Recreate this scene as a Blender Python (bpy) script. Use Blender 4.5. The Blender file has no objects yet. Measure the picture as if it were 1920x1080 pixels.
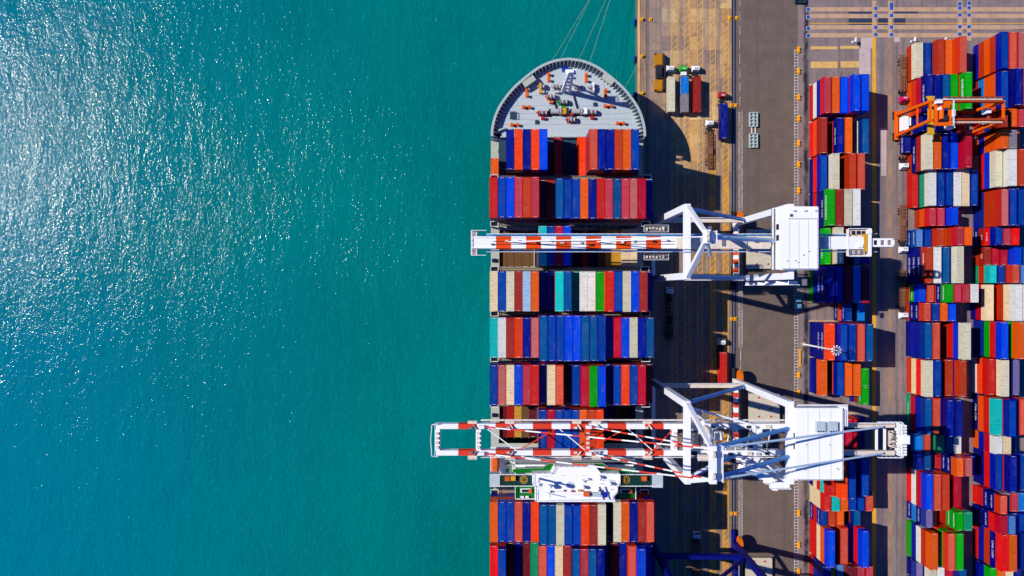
import bpy, math, random
from mathutils import Vector, Matrix
R = math.radians
rnd = random.Random(11)
SC = bpy.context.scene
COL = SC.collection

# ---------------------------------------------------------------- camera, sky, sun
CAMZ = 240.0
cam_d = bpy.data.cameras.new("camera")
cam_d.sensor_width = 36.0
cam_d.lens = 24.0
cam_d.clip_start = 1.0
cam_d.clip_end = 12000.0
cam = bpy.data.objects.new("camera", cam_d)
cam.location = (0, 0, CAMZ)
cam.rotation_euler = (0, 0, 0)
COL.objects.link(cam)
SC.camera = cam

SUN_DIR = Vector((1.0, -0.237, -1.0)).normalized()      # the way the light travels
SUN_EL = math.asin(-SUN_DIR.z)
SUN_AZ = math.atan2(-SUN_DIR.x, -SUN_DIR.y)              # clockwise from +Y
world = bpy.data.worlds.new("World")
SC.world = world
world.use_nodes = True
wn = world.node_tree.nodes
sky = wn.new("ShaderNodeTexSky")
sky.sky_type = 'NISHITA'
sky.sun_disc = False
sky.sun_elevation = SUN_EL
sky.sun_rotation = SUN_AZ
sky.altitude = 0
sky.air_density = 1.0
sky.dust_density = 0.0
sky.ozone_density = 8.0
wn["Background"].inputs["Strength"].default_value = 0.066
tint = wn.new("ShaderNodeMix")
tint.data_type = 'RGBA'
tint.blend_type = 'MULTIPLY'
tint.inputs[0].default_value = 1.0
tint.inputs[7].default_value = (0.02, 0.72, 1.60, 1.0)          # a deep, clear blue sky
world.node_tree.links.new(sky.outputs[0], tint.inputs[6])
world.node_tree.links.new(tint.outputs[2], wn["Background"].inputs["Color"])

sun_d = bpy.data.lights.new("sun", 'SUN')
sun_d.energy = 4.8
sun_d.angle = R(0.5)
sun_d.color = (1.0, 0.94, 0.83)
sun = bpy.data.objects.new("sun", sun_d)
sun.rotation_euler = SUN_DIR.to_track_quat('-Z', 'Y').to_euler()
sun.location = (-200, 60, 300)
COL.objects.link(sun)

SC.view_settings.view_transform = 'Standard'
SC.view_settings.look = 'None'
SC.view_settings.gamma = 1.0
SC.view_settings.use_curve_mapping = False
SC.view_settings.exposure = 0.08

# ---------------------------------------------------------------- helpers
def lin(r, g, b, k=1.0):
    def f(c):
        c = c / 255.0
        return (c / 12.92 if c <= 0.04045 else ((c + 0.055) / 1.055) ** 2.4) * k
    return (f(r), f(g), f(b), 1.0)

def W(px, py, z=0.0):
    s = (CAMZ - z) / 1280.0
    return ((px - 960) * s, (540 - py) * s)

def nodes_of(name):
    m = bpy.data.materials.new(name)
    m.use_nodes = True
    nt = m.node_tree
    return m, nt, nt.nodes["Principled BSDF"]

def N(nt, t, **kw):
    n = nt.nodes.new(t)
    for k, v in kw.items():
        if k in n.inputs:
            n.inputs[k].default_value = v
        else:
            setattr(n, k, v)
    return n

def ramp(nt, src, stops):
    r = nt.nodes.new("ShaderNodeValToRGB")
    els = r.color_ramp.elements
    while len(els) < len(stops):
        els.new(0.5)
    for e, (p, c) in zip(els, stops):
        e.position = p
        e.color = c if isinstance(c, tuple) else (c, c, c, 1)
    nt.links.new(src, r.inputs[0])
    return r.outputs[0]

def mix(nt, fac, a, b, mode='MIX'):
    m = nt.nodes.new("ShaderNodeMix")
    m.data_type = 'RGBA'
    m.blend_type = mode
    for s, v in ((m.inputs[0], fac), (m.inputs[6], a), (m.inputs[7], b)):
        if isinstance(v, bpy.types.NodeSocket):
            nt.links.new(v, s)
        else:
            s.default_value = v
    return m.outputs[2]

def math_n(nt, op, a, b=0.0, c=0.0):
    m = nt.nodes.new("ShaderNodeMath")
    m.operation = op
    for s, v in zip(m.inputs, (a, b, c)):
        if isinstance(v, bpy.types.NodeSocket):
            nt.links.new(v, s)
        else:
            s.default_value = v
    return m.outputs[0]

def noise(nt, vec, scale, detail=3.0, rough=0.55, sc3=None):
    if sc3 is not None:
        mp = nt.nodes.new("ShaderNodeMapping")
        mp.inputs["Scale"].default_value = sc3
        nt.links.new(vec, mp.inputs[0])
        vec = mp.outputs[0]
    n = N(nt, "ShaderNodeTexNoise", Scale=scale, Detail=detail, Roughness=rough)
    nt.links.new(vec, n.inputs["Vector"])
    return n.outputs["Fac"]

_mats = {}
def paint(name, rgb, rough=0.45, dirt=0.35, vary=0.12, metal=0.0, spot=(0.05, 0.03, 0.025, 1), streak=False):
    """painted steel: a little different from object to object, with grime and rust spots"""
    if name in _mats:
        return _mats[name]
    m, nt, bs = nodes_of(name)
    base = lin(*rgb) if max(rgb) > 1.0 else (*rgb, 1.0)
    info = N(nt, "ShaderNodeObjectInfo")
    tc = N(nt, "ShaderNodeTexCoord")
    off = N(nt, "ShaderNodeVectorMath", operation='SCALE')
    comb = N(nt, "ShaderNodeCombineXYZ")
    for i in range(3):
        nt.links.new(info.outputs["Random"], comb.inputs[i])
    nt.links.new(comb.outputs[0], off.inputs[0])
    off.inputs["Scale"].default_value = 173.0
    add = N(nt, "ShaderNodeVectorMath", operation='ADD')
    nt.links.new(tc.outputs["Object"], add.inputs[0])
    nt.links.new(off.outputs[0], add.inputs[1])
    v = add.outputs[0]
    hsv = N(nt, "ShaderNodeHueSaturation")
    hsv.inputs["Color"].default_value = base
    val = math_n(nt, 'MULTIPLY_ADD', info.outputs["Random"], 2 * vary, 1.0 - vary)
    nt.links.new(val, hsv.inputs["Value"])
    fade = noise(nt, v, 0.35, 4.0, 0.6, (1.0, 0.6, 1.0))
    c1 = mix(nt, ramp(nt, fade, [(0.42, 0.0), (0.75, dirt)]), hsv.outputs[0], (base[0] * 0.85 + 0.018, base[1] * 0.85 + 0.024, base[2] * 0.85 + 0.024, 1))
    grime = noise(nt, v, 1.6, 5.0, 0.65)
    c2 = mix(nt, ramp(nt, grime, [(0.57, 0.0), (0.76, dirt * 1.5)]), c1, spot)
    if streak:                                                    # weathered sheet: bands across the ribs, rusty scrapes along the edges
        band = noise(nt, v, 0.9, 3.0, 0.6, (0.35, 2.6, 0.6))
        c2 = mix(nt, ramp(nt, band, [(0.40, 0.30), (0.52, 0.0)]), c2, (base[0] * 0.45, base[1] * 0.45, base[2] * 0.45, 1))
        pale = noise(nt, v, 0.45, 4.0, 0.65, (1.2, 0.5, 1.0))
        c2 = mix(nt, ramp(nt, pale, [(0.54, 0.0), (0.70, 0.28)]), c2, (min(1, base[0] * 0.8 + 0.10), min(1, base[1] * 0.8 + 0.09), min(1, base[2] * 0.8 + 0.08), 1))
    nt.links.new(c2, bs.inputs["Base Color"])
    bs.inputs["Roughness"].default_value = rough
    bs.inputs["Metallic"].default_value = metal
    bs.inputs["Specular IOR Level"].default_value = 0.09
    _mats[name] = m
    return m

class MB:
    """collects boxes, beams, tubes and prisms; build() links them as one mesh object"""
    def __init__(self, off=(0, 0, 0)):
        self.v, self.f, self.m = [], [], []
        self.off = off
    def _add(self, vs, fs, m):
        b = len(self.v)
        self.v.extend(vs)
        self.f.extend([tuple(i + b for i in f) for f in fs])
        self.m.extend([m] * len(fs))
    def box(self, x0, x1, y0, y1, z0, z1, m=0):
        self._add([(x0, y0, z0), (x1, y0, z0), (x1, y1, z0), (x0, y1, z0), (x0, y0, z1), (x1, y0, z1), (x1, y1, z1), (x0, y1, z1)],
                  [(0, 3, 2, 1), (4, 5, 6, 7), (0, 1, 5, 4), (1, 2, 6, 5), (2, 3, 7, 6), (3, 0, 4, 7)], m)
        return self
    def frustum(self, r0, z0, r1, z1, m=0):
        a, b, c, d = r0
        e, f, g, h = r1
        self._add([(a, c, z0), (b, c, z0), (b, d, z0), (a, d, z0), (e, g, z1), (f, g, z1), (f, h, z1), (e, h, z1)],
                  [(0, 3, 2, 1), (4, 5, 6, 7), (0, 1, 5, 4), (1, 2, 6, 5), (2, 3, 7, 6), (3, 0, 4, 7)], m)
        return self
    def beam(self, p, q, w, h=None, m=0, w2=None):
        h = w if h is None else h
        w2 = w if w2 is None else w2
        p, q = Vector(p), Vector(q)
        d = (q - p).normalized()
        up = Vector((0, 0, 1)) if abs(d.z) < 0.95 else Vector((0, 1, 0))
        s = d.cross(up).normalized()
        u = s.cross(d).normalized()
        vs = []
        for c, ww, hh in ((p, w, h), (q, w2, h * w2 / w)):
            for a, b in ((-1, -1), (1, -1), (1, 1), (-1, 1)):
                vs.append(tuple(c + s * (a * ww / 2) + u * (b * hh / 2)))
        self._add(vs, [(0, 3, 2, 1), (4, 5, 6, 7), (0, 1, 5, 4), (1, 2, 6, 5), (2, 3, 7, 6), (3, 0, 4, 7)], m)
        return self
    def cyl(self, p, q, r, n=8, m=0, r2=None):
        r2 = r if r2 is None else r2
        p, q = Vector(p), Vector(q)
        d = (q - p).normalized()
        up = Vector((0, 0, 1)) if abs(d.z) < 0.95 else Vector((0, 1, 0))
        s = d.cross(up).normalized()
        u = s.cross(d).normalized()
        vs = []
        for c, rr in ((p, r), (q, r2)):
            for i in range(n):
                a = 2 * math.pi * i / n
                vs.append(tuple(c + s * (rr * math.cos(a)) + u * (rr * math.sin(a))))
        fs = [(i, (i + 1) % n, n + (i + 1) % n, n + i) for i in range(n)]
        fs.append(tuple(range(n - 1, -1, -1)))
        fs.append(tuple(range(n, 2 * n)))
        self._add(vs, fs, m)
        return self
    def prism(self, pts, z0, z1, m=0):
        n = len(pts)
        vs = [(x, y, z0) for x, y in pts] + [(x, y, z1) for x, y in pts]
        fs = [(i, (i + 1) % n, n + (i + 1) % n, n + i) for i in range(n)]
        fs.append(tuple(range(n - 1, -1, -1)))
        fs.append(tuple(range(n, 2 * n)))
        self._add(vs, fs, m)
        return self
    def quad(self, a, b, c, d, m=0):
        self._add([a, b, c, d], [(0, 1, 2, 3)], m)
        return self
    def rect(self, x0, x1, y0, y1, z, m=0):
        return self.quad((x0, y0, z), (x1, y0, z), (x1, y1, z), (x0, y1, z), m)
    def rail(self, pts, h=1.0, t=0.09, step=2.0, m=0):
        """handrail: top and mid rail with posts along a polyline"""
        for a, b in zip(pts[:-1], pts[1:]):
            a, b = Vector(a), Vector(b)
            for k in (h, h * 0.5):
                self.beam(a + Vector((0, 0, k)), b + Vector((0, 0, k)), t, t, m)
            n = max(1, int((b - a).length / step))
            for i in range(n + 1):
                p = a.lerp(b, i / n)
                self.beam(p, p + Vector((0, 0, h)), t, t, m)
        return self
    def mesh(self, name, mats):
        me = bpy.data.meshes.new(name)
        ox, oy, oz = self.off
        me.from_pydata([(x - ox, y - oy, z - oz) for x, y, z in self.v], [], self.f)
        for mt in mats:
            me.materials.append(mt)
        if len(mats) > 1:
            me.polygons.foreach_set("material_index", self.m)
        return me
    def build(self, name, mats, parent=None):
        if not isinstance(mats, (list, tuple)):
            mats = [mats]
        o = bpy.data.objects.new(name, self.mesh(name, mats))
        COL.objects.link(o)
        if parent is not None:
            o.parent = parent
        return o

def tag(o, label=None, cat=None, group=None, kind=None):
    for k, v in (("label", label), ("category", cat), ("group", group), ("kind", kind)):
        if v:
            o[k] = v
    return o

def empty(name, loc, label, cat, group=None, rz=0.0):
    o = bpy.data.objects.new(name, None)
    o.empty_display_size = 1.0
    o.location = loc
    o.rotation_euler = (0, 0, rz)
    COL.objects.link(o)
    return tag(o, label, cat, group)

def kids(o):
    return [c for c in bpy.data.objects if c.parent == o]

def copy_tree(o, parent=None):
    c = o.copy()
    COL.objects.link(c)
    c.parent = parent
    for ch in _children.get(o.name, ()):
        copy_tree(ch, c)
    return c
_children = {}
def remember(root):
    """note the children of a prototype so that copies need no scan of the whole file"""
    ch = kids(root)
    _children[root.name] = ch
    for c in ch:
        remember(c)

def text_mesh(body, size, mat, name="lettering"):
    cu = bpy.data.curves.new(name, 'FONT')
    cu.body = body
    cu.size = size
    cu.align_x = 'CENTER'
    cu.align_y = 'CENTER'
    cu.resolution_u = 2
    o = bpy.data.objects.new(name, cu)
    COL.objects.link(o)
    dg = bpy.context.evaluated_depsgraph_get()
    me = bpy.data.meshes.new_from_object(o.evaluated_get(dg))
    bpy.data.objects.remove(o)
    bpy.data.curves.remove(cu)
    me.name = name
    me.materials.clear()
    me.materials.append(mat)
    return me

# ---------------------------------------------------------------- setting materials
def mat_sea():
    m, nt, bs = nodes_of("sea_water")
    tc = N(nt, "ShaderNodeTexCoord")
    v = tc.outputs["Object"]
    big = noise(nt, v, 0.012, 3.0, 0.5)
    c = mix(nt, ramp(nt, big, [(0.35, 0.0), (0.7, 1.0)]), lin(0, 104, 102), lin(0, 117, 115))
    # bluer to the west: sky reflection and glitter painted into the base colour
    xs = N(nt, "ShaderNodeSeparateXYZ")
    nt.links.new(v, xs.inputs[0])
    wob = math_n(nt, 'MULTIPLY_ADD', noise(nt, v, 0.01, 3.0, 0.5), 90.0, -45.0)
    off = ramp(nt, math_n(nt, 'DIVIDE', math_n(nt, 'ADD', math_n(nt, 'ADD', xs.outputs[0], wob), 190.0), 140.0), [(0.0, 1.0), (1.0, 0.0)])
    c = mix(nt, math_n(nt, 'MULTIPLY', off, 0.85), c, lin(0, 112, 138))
    fine = noise(nt, v, 0.9, 3.0, 0.6, (1.0, 0.55, 1.0))
    c = mix(nt, ramp(nt, fine, [(0.52, 0.0), (0.82, 0.4)]), c, lin(12, 140, 146))
    nt.links.new(c, bs.inputs["Base Color"])
    bs.inputs["Roughness"].default_value = 0.105
    bs.inputs["IOR"].default_value = 1.33
    bs.inputs["Specular IOR Level"].default_value = 0.19
    patch = ramp(nt, noise(nt, v, 0.022, 3.0, 0.6, (1.0, 0.6, 1.0)), [(0.34, 0.62), (0.66, 1.05)])
    w1 = noise(nt, v, 1.05, 1.0, 0.4, (1.0, 0.66, 1.0))
    w2 = noise(nt, v, 2.3, 1.0, 0.5, (1.0, 0.8, 1.0))
    w3 = noise(nt, v, 0.16, 2.0, 0.5, (1.0, 0.4, 1.0))
    h = math_n(nt, 'ADD', math_n(nt, 'MULTIPLY', w1, 0.18), math_n(nt, 'MULTIPLY', w2, 0.125))
    h = math_n(nt, 'MULTIPLY', h, patch)
    h = math_n(nt, 'ADD', h, math_n(nt, 'MULTIPLY', w3, 0.5))
    bp = N(nt, "ShaderNodeBump", Strength=1.0, Distance=1.0)
    nt.links.new(h, bp.inputs["Height"])
    nt.links.new(bp.outputs[0], bs.inputs["Normal"])
    return m

def mat_apron():
    """old quay concrete: orange-yellow worn paint and rust, grey tyre lanes along Y; each slab its own tone"""
    m, nt, bs = nodes_of("quay_concrete")
    v = N(nt, "ShaderNodeNewGeometry").outputs["Position"]
    info = N(nt, "ShaderNodeObjectInfo")
    base = ramp(nt, info.outputs["Random"], [(0.0, lin(122, 106, 98)), (0.3, lin(158, 132, 108)), (0.6, lin(184, 150, 108)), (0.82, lin(198, 166, 120)), (1.0, lin(234, 208, 154))])
    lanes = noise(nt, v, 0.42, 3.0, 0.6, (1.0, 0.02, 1.0))
    xs = N(nt, "ShaderNodeSeparateXYZ")
    nt.links.new(v, xs.inputs[0])
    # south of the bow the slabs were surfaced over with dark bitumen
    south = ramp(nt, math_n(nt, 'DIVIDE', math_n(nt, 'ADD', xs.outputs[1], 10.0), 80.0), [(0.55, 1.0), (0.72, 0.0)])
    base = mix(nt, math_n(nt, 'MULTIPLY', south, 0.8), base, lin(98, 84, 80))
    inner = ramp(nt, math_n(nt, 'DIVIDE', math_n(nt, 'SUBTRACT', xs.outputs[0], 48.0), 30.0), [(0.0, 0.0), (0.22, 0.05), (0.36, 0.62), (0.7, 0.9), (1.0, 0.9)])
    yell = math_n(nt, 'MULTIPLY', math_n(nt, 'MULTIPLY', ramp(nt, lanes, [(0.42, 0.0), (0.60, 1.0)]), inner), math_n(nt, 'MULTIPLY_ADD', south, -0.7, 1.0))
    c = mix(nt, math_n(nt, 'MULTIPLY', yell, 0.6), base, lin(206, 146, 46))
    grey = noise(nt, v, 0.34, 4.0, 0.6, (1.0, 0.03, 1.0))
    c = mix(nt, ramp(nt, grey, [(0.44, 0.0), (0.62, 0.85)]), c, lin(120, 105, 102))
    outer = ramp(nt, math_n(nt, 'DIVIDE', math_n(nt, 'SUBTRACT', xs.outputs[0], 48.0), 30.0), [(0.0, 0.85), (0.5, 0.0)])
    c = mix(nt, outer, c, lin(140, 119, 110))
    tyre = noise(nt, v, 0.8, 4.0, 0.65, (1.0, 0.014, 1.0))
    c = mix(nt, ramp(nt, tyre, [(0.54, 0.0), (0.72, 0.6)]), c, lin(84, 74, 80))
    blot = noise(nt, v, 0.33, 7.0, 0.75)
    c = mix(nt, ramp(nt, blot, [(0.52, 0.0), (0.66, 0.7)]), c, lin(92, 78, 78))
    c = mix(nt, ramp(nt, noise(nt, v, 2.2, 4.0, 0.7), [(0.55, 0.0), (0.8, 0.5)]), c, lin(216, 190, 156))
    nt.links.new(c, bs.inputs["Base Color"])
    bs.inputs["Roughness"].default_value = 0.9
    return m

def mat_ground(name, a, b, tyre=0.5, scale=(1.0, 0.03, 1.0), dark=(66, 58, 62), bands=()):
    m, nt, bs = nodes_of(name)
    tc = N(nt, "ShaderNodeTexCoord")
    v = tc.outputs["Object"]
    c = mix(nt, ramp(nt, noise(nt, v, 0.18, 5.0, 0.65), [(0.35, 0.0), (0.68, 1.0)]), lin(*a), lin(*b))
    c = mix(nt, ramp(nt, noise(nt, v, 0.55, 4.0, 0.6, scale), [(0.5, 0.0), (0.72, tyre)]), c, lin(*dark))
    c = mix(nt, ramp(nt, noise(nt, v, 1.3, 6.0, 0.75), [(0.5, 0.0), (0.85, 0.5)]), c, lin(min(255, b[0] + 32), min(255, b[1] + 28), min(255, b[2] + 22)))
    c = mix(nt, ramp(nt, noise(nt, v, 0.35, 6.0, 0.75), [(0.57, 0.0), (0.72, 0.5)]), c, lin(*[int(q * 0.62) for q in a]))
    if bands:
        xs = N(nt, "ShaderNodeSeparateXYZ")
        nt.links.new(v, xs.inputs[0])
        wob = math_n(nt, 'MULTIPLY_ADD', noise(nt, v, 0.25, 3.0, 0.6), 1.6, -0.8)
        x = math_n(nt, 'ADD', xs.outputs[0], wob)
        for cx, hw, col, amt in bands:                      # worn rubber and oil along the wheel paths
            d = math_n(nt, 'ABSOLUTE', math_n(nt, 'SUBTRACT', x, cx))
            f = ramp(nt, math_n(nt, 'DIVIDE', d, hw * 2), [(0.2, amt), (0.6, 0.0)])
            brk = ramp(nt, noise(nt, v, 0.16, 4.0, 0.65, (1.0, 0.6, 1.0)), [(0.36, 0.35), (0.55, 1.0)])
            c = mix(nt, math_n(nt, 'MULTIPLY', f, brk), c, lin(*col))
    nt.links.new(c, bs.inputs["Base Color"])
    bs.inputs["Roughness"].default_value = 0.88
    return m

def mat_worn_paint(name, rgb, under, wear=0.5, scale=0.9):
    """road paint, worn through to what lies under it"""
    m, nt, bs = nodes_of(name)
    tc = N(nt, "ShaderNodeTexCoord")
    v = tc.outputs["Object"]
    f = ramp(nt, noise(nt, v, scale, 6.0, 0.7, (1.0, 0.4, 1.0)), [(max(0.05, wear - 0.12), 0.0), (wear + 0.14, 1.0)])
    c = mix(nt, f, lin(*rgb), lin(*under))
    nt.links.new(c, bs.inputs["Base Color"])
    bs.inputs["Roughness"].default_value = 0.8
    return m

# ---------------------------------------------------------------- setting
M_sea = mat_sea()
M_apron = mat_apron()
M_yard = mat_ground("yard_asphalt", (118, 103, 104), (136, 120, 116), 0.45, bands=(
    (103.4, 1.0, (22, 21, 40), 1.0), (127.2, 0.8, (140, 112, 90), 0.5), (133.0, 0.9, (142, 112, 88), 0.7), (130.0, 1.1, (96, 84, 92), 0.5),
    (135.3, 0.5, (84, 74, 82), 0.6), (137.6, 0.5, (84, 74, 82), 0.55), (123.0, 0.5, (90, 80, 86), 0.5), (160.0, 1.3, (88, 78, 92), 0.6)))
M_road = mat_ground("road_asphalt", (92, 79, 71), (106, 91, 81), 0.55, (1.0, 0.015, 1.0), (76, 66, 70))
M_wall = paint("quay_wall_concrete", (120, 105, 92), 0.9, 0.5)
M_cope = mat_ground("coping_concrete", (128, 104, 92), (160, 128, 98), 0.8, (1.0, 0.03, 1.0), (64, 50, 58))
M_yellow = mat_worn_paint("yellow_line_paint", (232, 168, 20), (160, 128, 95), 0.55, 0.7)
M_yellow2 = mat_worn_paint("runway_yellow_paint", (222, 160, 30), (170, 130, 80), 0.63, 0.6)
M_white = mat_worn_paint("white_line_paint", (205, 196, 200), (118, 105, 100), 0.56, 0.9)
M_tan = mat_worn_paint("tan_strip_concrete", (186, 150, 118), (140, 118, 108), 0.6, 0.4)
M_dkpatch = mat_ground("dark_resurfaced_patch", (24, 42, 74), (34, 52, 82), 0.3)
M_blueplate = paint("blue_steel_plate", (20, 85, 165), 0.6, 0.4)
M_paleconc = mat_ground("pale_concrete", (176, 158, 158), (190, 170, 168), 0.3)
M_steel = paint("rail_steel", (150, 146, 150), 0.4, 0.5)
M_dark = paint("dark_steel", (38, 38, 48), 0.6, 0.3)
M_rubber = paint("black_rubber", (18, 18, 20), 0.8, 0.2)

QX = 44.4
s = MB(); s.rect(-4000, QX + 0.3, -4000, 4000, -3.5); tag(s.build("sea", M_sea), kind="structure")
g = MB(); g.rect(QX, 4000, -4000, 4000, 0.0); tag(g.build("yard_ground", M_yard), kind="structure")
w = MB(); w.box(QX - 0.35, QX - 0.002, -4000, 4000, -12, -0.003); tag(w.build("quay_wall", M_wall), kind="structure")
a = MB(); a.rect(48.3, 78.6, -600, 600, 0.001); apron = tag(a.build("quay_apron", mat_ground("joint_concrete", (92, 74, 64), (110, 88, 74), 0.4)), kind="structure")
xe = (48.3, 52.4, 57.6, 62.4, 67.8, 73.0, 77.2)
_sl = {}
for i in range(43):                                               # cast slabs, each its own piece
    y0 = 103.2 - i * 4.9
    for j in range(6):
        if j not in _sl:
            _sl[j] = MB().box(xe[j] + 0.03, xe[j + 1] - 0.03, -4.87, -0.03, -0.15, 0.004).mesh("concrete_slab", [M_apron])
        o = bpy.data.objects.new("concrete_slab", _sl[j])
        COL.objects.link(o)
        o.parent = apron
        o.location = (0, y0, rnd.uniform(0.0, 0.003))
for ya, yb in ((103.25, 600), (-600, 103.2 - 43 * 4.9 - 0.05)):
    MB().rect(48.3, 77.2, ya, yb, 0.004).build("outer_slabs", M_apron, apron)
a = MB(); a.rect(QX - 0.3, 48.3, -600, 600, 0.008); tag(a.build("quay_coping", M_cope), kind="structure")
a = MB(); a.rect(78.6, 100.4, -600, 600, 0.004); tag(a.build("service_road", M_road), kind="structure")
k = MB(); k.box(QX - 0.3, QX + 0.55, -600, 600, 0.009, 0.14); tag(k.build("quay_kerb", mat_ground("kerb_concrete", (205, 165, 112), (220, 180, 130), 0.6, (1.0, 0.2, 1.0), (90, 62, 50))), kind="structure")
for x in (47.55, 78.0):                                           # crane rails in their grooves
    r_ = MB(); r_.rect(x - 0.32, x + 0.32, -600, 600, 0.012, 1); r_.box(x - 0.09, x + 0.09, -600, 600, 0.0125, 0.04, 0)
    if x > 60:
        r_.rect(x - 0.75, x + 0.75, -600, 600, 0.0095, 2)
    tag(r_.build("crane_rail", [M_steel, M_dark, paint("wet_groove_grey", (40, 48, 74), 0.8, 0.4)]), kind="structure")

def hatch(mb, x0, x1, y0, y1, pitch, t, z, slant=1.0, edge=True):
    if edge:
        mb.rect(x0, x0 + t, y0, y1, z)
        mb.rect(x1 - t, x1, y0, y1, z)
    y = y0
    wdt = (x1 - x0 - 2 * t) * slant
    while y < y1 - abs(wdt):
        mb.quad((x0 + t, y, z), (x1 - t, y + wdt, z), (x1 - t, y + wdt + t * 1.5, z), (x0 + t, y + t * 1.5, z))
        y += pitch
lm = MB()
for px0, px1 in ((1259, 1270), (1283, 1294), (1307, 1318), (1331, 1342), (1355, 1366)):
    hatch(lm, (px0 - 960) / 5.333, (px1 - 960) / 5.333, -130, 130, 2.2, 0.2, 0.013, 1.0)
tag(lm.build("lane_markings", M_yellow), kind="structure")
lm = MB()
for px0, px1 in ((1331, 1342), (1355, 1366)):
    lm.rect((px0 - 960) / 5.333, (px1 - 960) / 5.333, -130, 52, 0.0095)
tag(lm.build("lane_fill", mat_worn_paint("ochre_lane_fill", (196, 138, 40), (110, 92, 82), 0.52, 0.35)), kind="structure")
lm = MB()
hatch(lm, 79.7, 81.0, 8, 62, 0.95, 0.14, 0.013, 0.75)
hatch(lm, 79.7, 81.0, -21, 7.9, 0.95, 0.14, 0.013, 0.75)
hatch(lm, 79.7, 81.0, -130, -62, 0.95, 0.14, 0.013, 0.75)
lm.rect(80.3, 80.5, -62, -21, 0.013)
for i in range(9):
    lm.rect(80.0, 80.14, 64 + i * 5, 67.2 + i * 5, 0.013)
hatch(lm, 99.2, 100.6, -130, 84, 1.05, 0.15, 0.013, 0.3)
tag(lm.build("road_markings", M_white), kind="structure")
st = MB(); st.rect(126.65, 127.95, -140, 88, 0.012); tag(st.build("runway_line", M_yellow2), kind="structure")
st = MB(); st.rect(132.2, 133.6, -140, 88, 0.012); tag(st.build("runway_strip", mat_worn_paint("worn_runway_strip", (158, 124, 96), (118, 103, 100), 0.5, 0.35)), kind="structure")
st = MB(); st.rect(126.6, 128.0, 88.0, 101, 0.012); st.rect(132.2, 133.6, 88.0, 101, 0.0125)
for py in (17.5, 30, 51, 66):
    y = (540 - py) / 5.333
    st.rect(104.6, 230, y - 0.75, y + 0.75, 0.008)
for px in (1800, 1817):
    x = (px - 960) / 5.333
    st.rect(x - 0.8, x + 0.8, 87, 101, 0.012)
tag(st.build("transfer_strips", M_tan), kind="structure")
st = MB()
for px0, px1, py0, py1 in ((1591, 1637, 21, 26), (1591, 1637, 34.5, 47.5), (1646, 1667, 34, 46.5), (1676, 1722, 20, 25), (1676, 1698, 34, 46), (1904, 1990, 17, 21), (1900, 1990, 52, 56)):
    st.rect((px0 - 960) / 5.333, (px1 - 960) / 5.333, (540 - py1) / 5.333, (540 - py0) / 5.333, 0.006)
tag(st.build("asphalt_patch", M_dkpatch), kind="structure")
st = MB(); st.rect(104.8, 200, 92.95, 93.2, 0.016); tag(st.build("lane_line", M_yellow2), kind="structure")
st = MB()
for px0, px1, py0, py1 in ((1520, 1570, 87, 92.5), (1575, 1611, 86, 91.5), (1520, 1570, 115.5, 127.5), (1576, 1611, 115, 126.5)):
    st.rect((px0 - 960) / 5.333, (px1 - 960) / 5.333, (540 - py1) / 5.333, (540 - py0) / 5.333, 0.012)
tag(st.build("concrete_sleeper_strips", mat_worn_paint("yellowed_concrete", (212, 168, 92), (160, 135, 110), 0.6, 0.8)), kind="structure")
st = MB()
for px0, px1, py0, py1 in ((1614, 1636, 70.5, 91), (1676, 1687, 70, 78.5), (1611, 1632, 91, 140), (1652, 1662, 240, 330)):
    st.rect((px0 - 960) / 5.333, (px1 - 960) / 5.333, (540 - py1) / 5.333, (540 - py0) / 5.333, 0.006)
tag(st.build("concrete_pad", M_paleconc), kind="structure")
st = MB()                                                        # slot lines of the ground stacks
for X0, n, ya, yb in ((104.45, 7, -130, 76), (138.6, 7, -130, 84), (161.9, 7, -130, 84)):
    for i in range(n):
        st.rect(X0 + 2.83 * i - 0.06, X0 + 2.83 * i + 0.06, ya, yb, 0.007)
for Y in (71.5, 58.3, 45.4, 33.0, 20.5, 7.6, -5.1, -11.6, -24.2, -36.9, -44, -57, -69, -74.8, -80.2, -93):
    st.rect(104.4, 121.5, Y - 0.35, Y + 0.35, 0.0075, 1)
tag(st.build("slot_lines", [M_dark, M_tan]), kind="structure")
gbp = [(1515.5, y) for y in (17.5, 32, 53.5, 67)] + [(1642, y) for y in (15.5, 29.5, 51.5, 65)] + [(1671.5, y) for y in (8, 15.5, 29, 51, 65)] + \
      [(1799.5, y) for y in (7, 15, 28, 50, 64)] + [(1817, y) for y in (6, 14.5, 28, 50, 64)]
COLN = ["the far left column", "the yellow line column", "the tan strip column", "the first of the twin columns", "the last of the twin columns"]
_seen = {}
for i, (px, py) in enumerate(gbp):
    x, y = W(px, py)
    ci = min(range(5), key=lambda q: abs((1515.5, 1642, 1671.5, 1799.5, 1817)[q] - px))
    _seen[ci] = _seen.get(ci, 0) + 1
    nth = ["topmost", "second", "third", "fourth", "fifth"][_seen[ci] - 1]
    p = empty("turning_plate", (x, y, 0), f"{nth} blue steel ground plate down {COLN[ci]}", "ground plate", "blue turning plates in the yard")
    MB().rect(-0.78, 0.78, -0.78, 0.78, 0.02).build("plate_rim", M_paleconc, p)
    MB().box(-0.6, 0.6, -0.6, 0.6, 0.02, 0.045).build("plate", M_blueplate, p)
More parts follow.
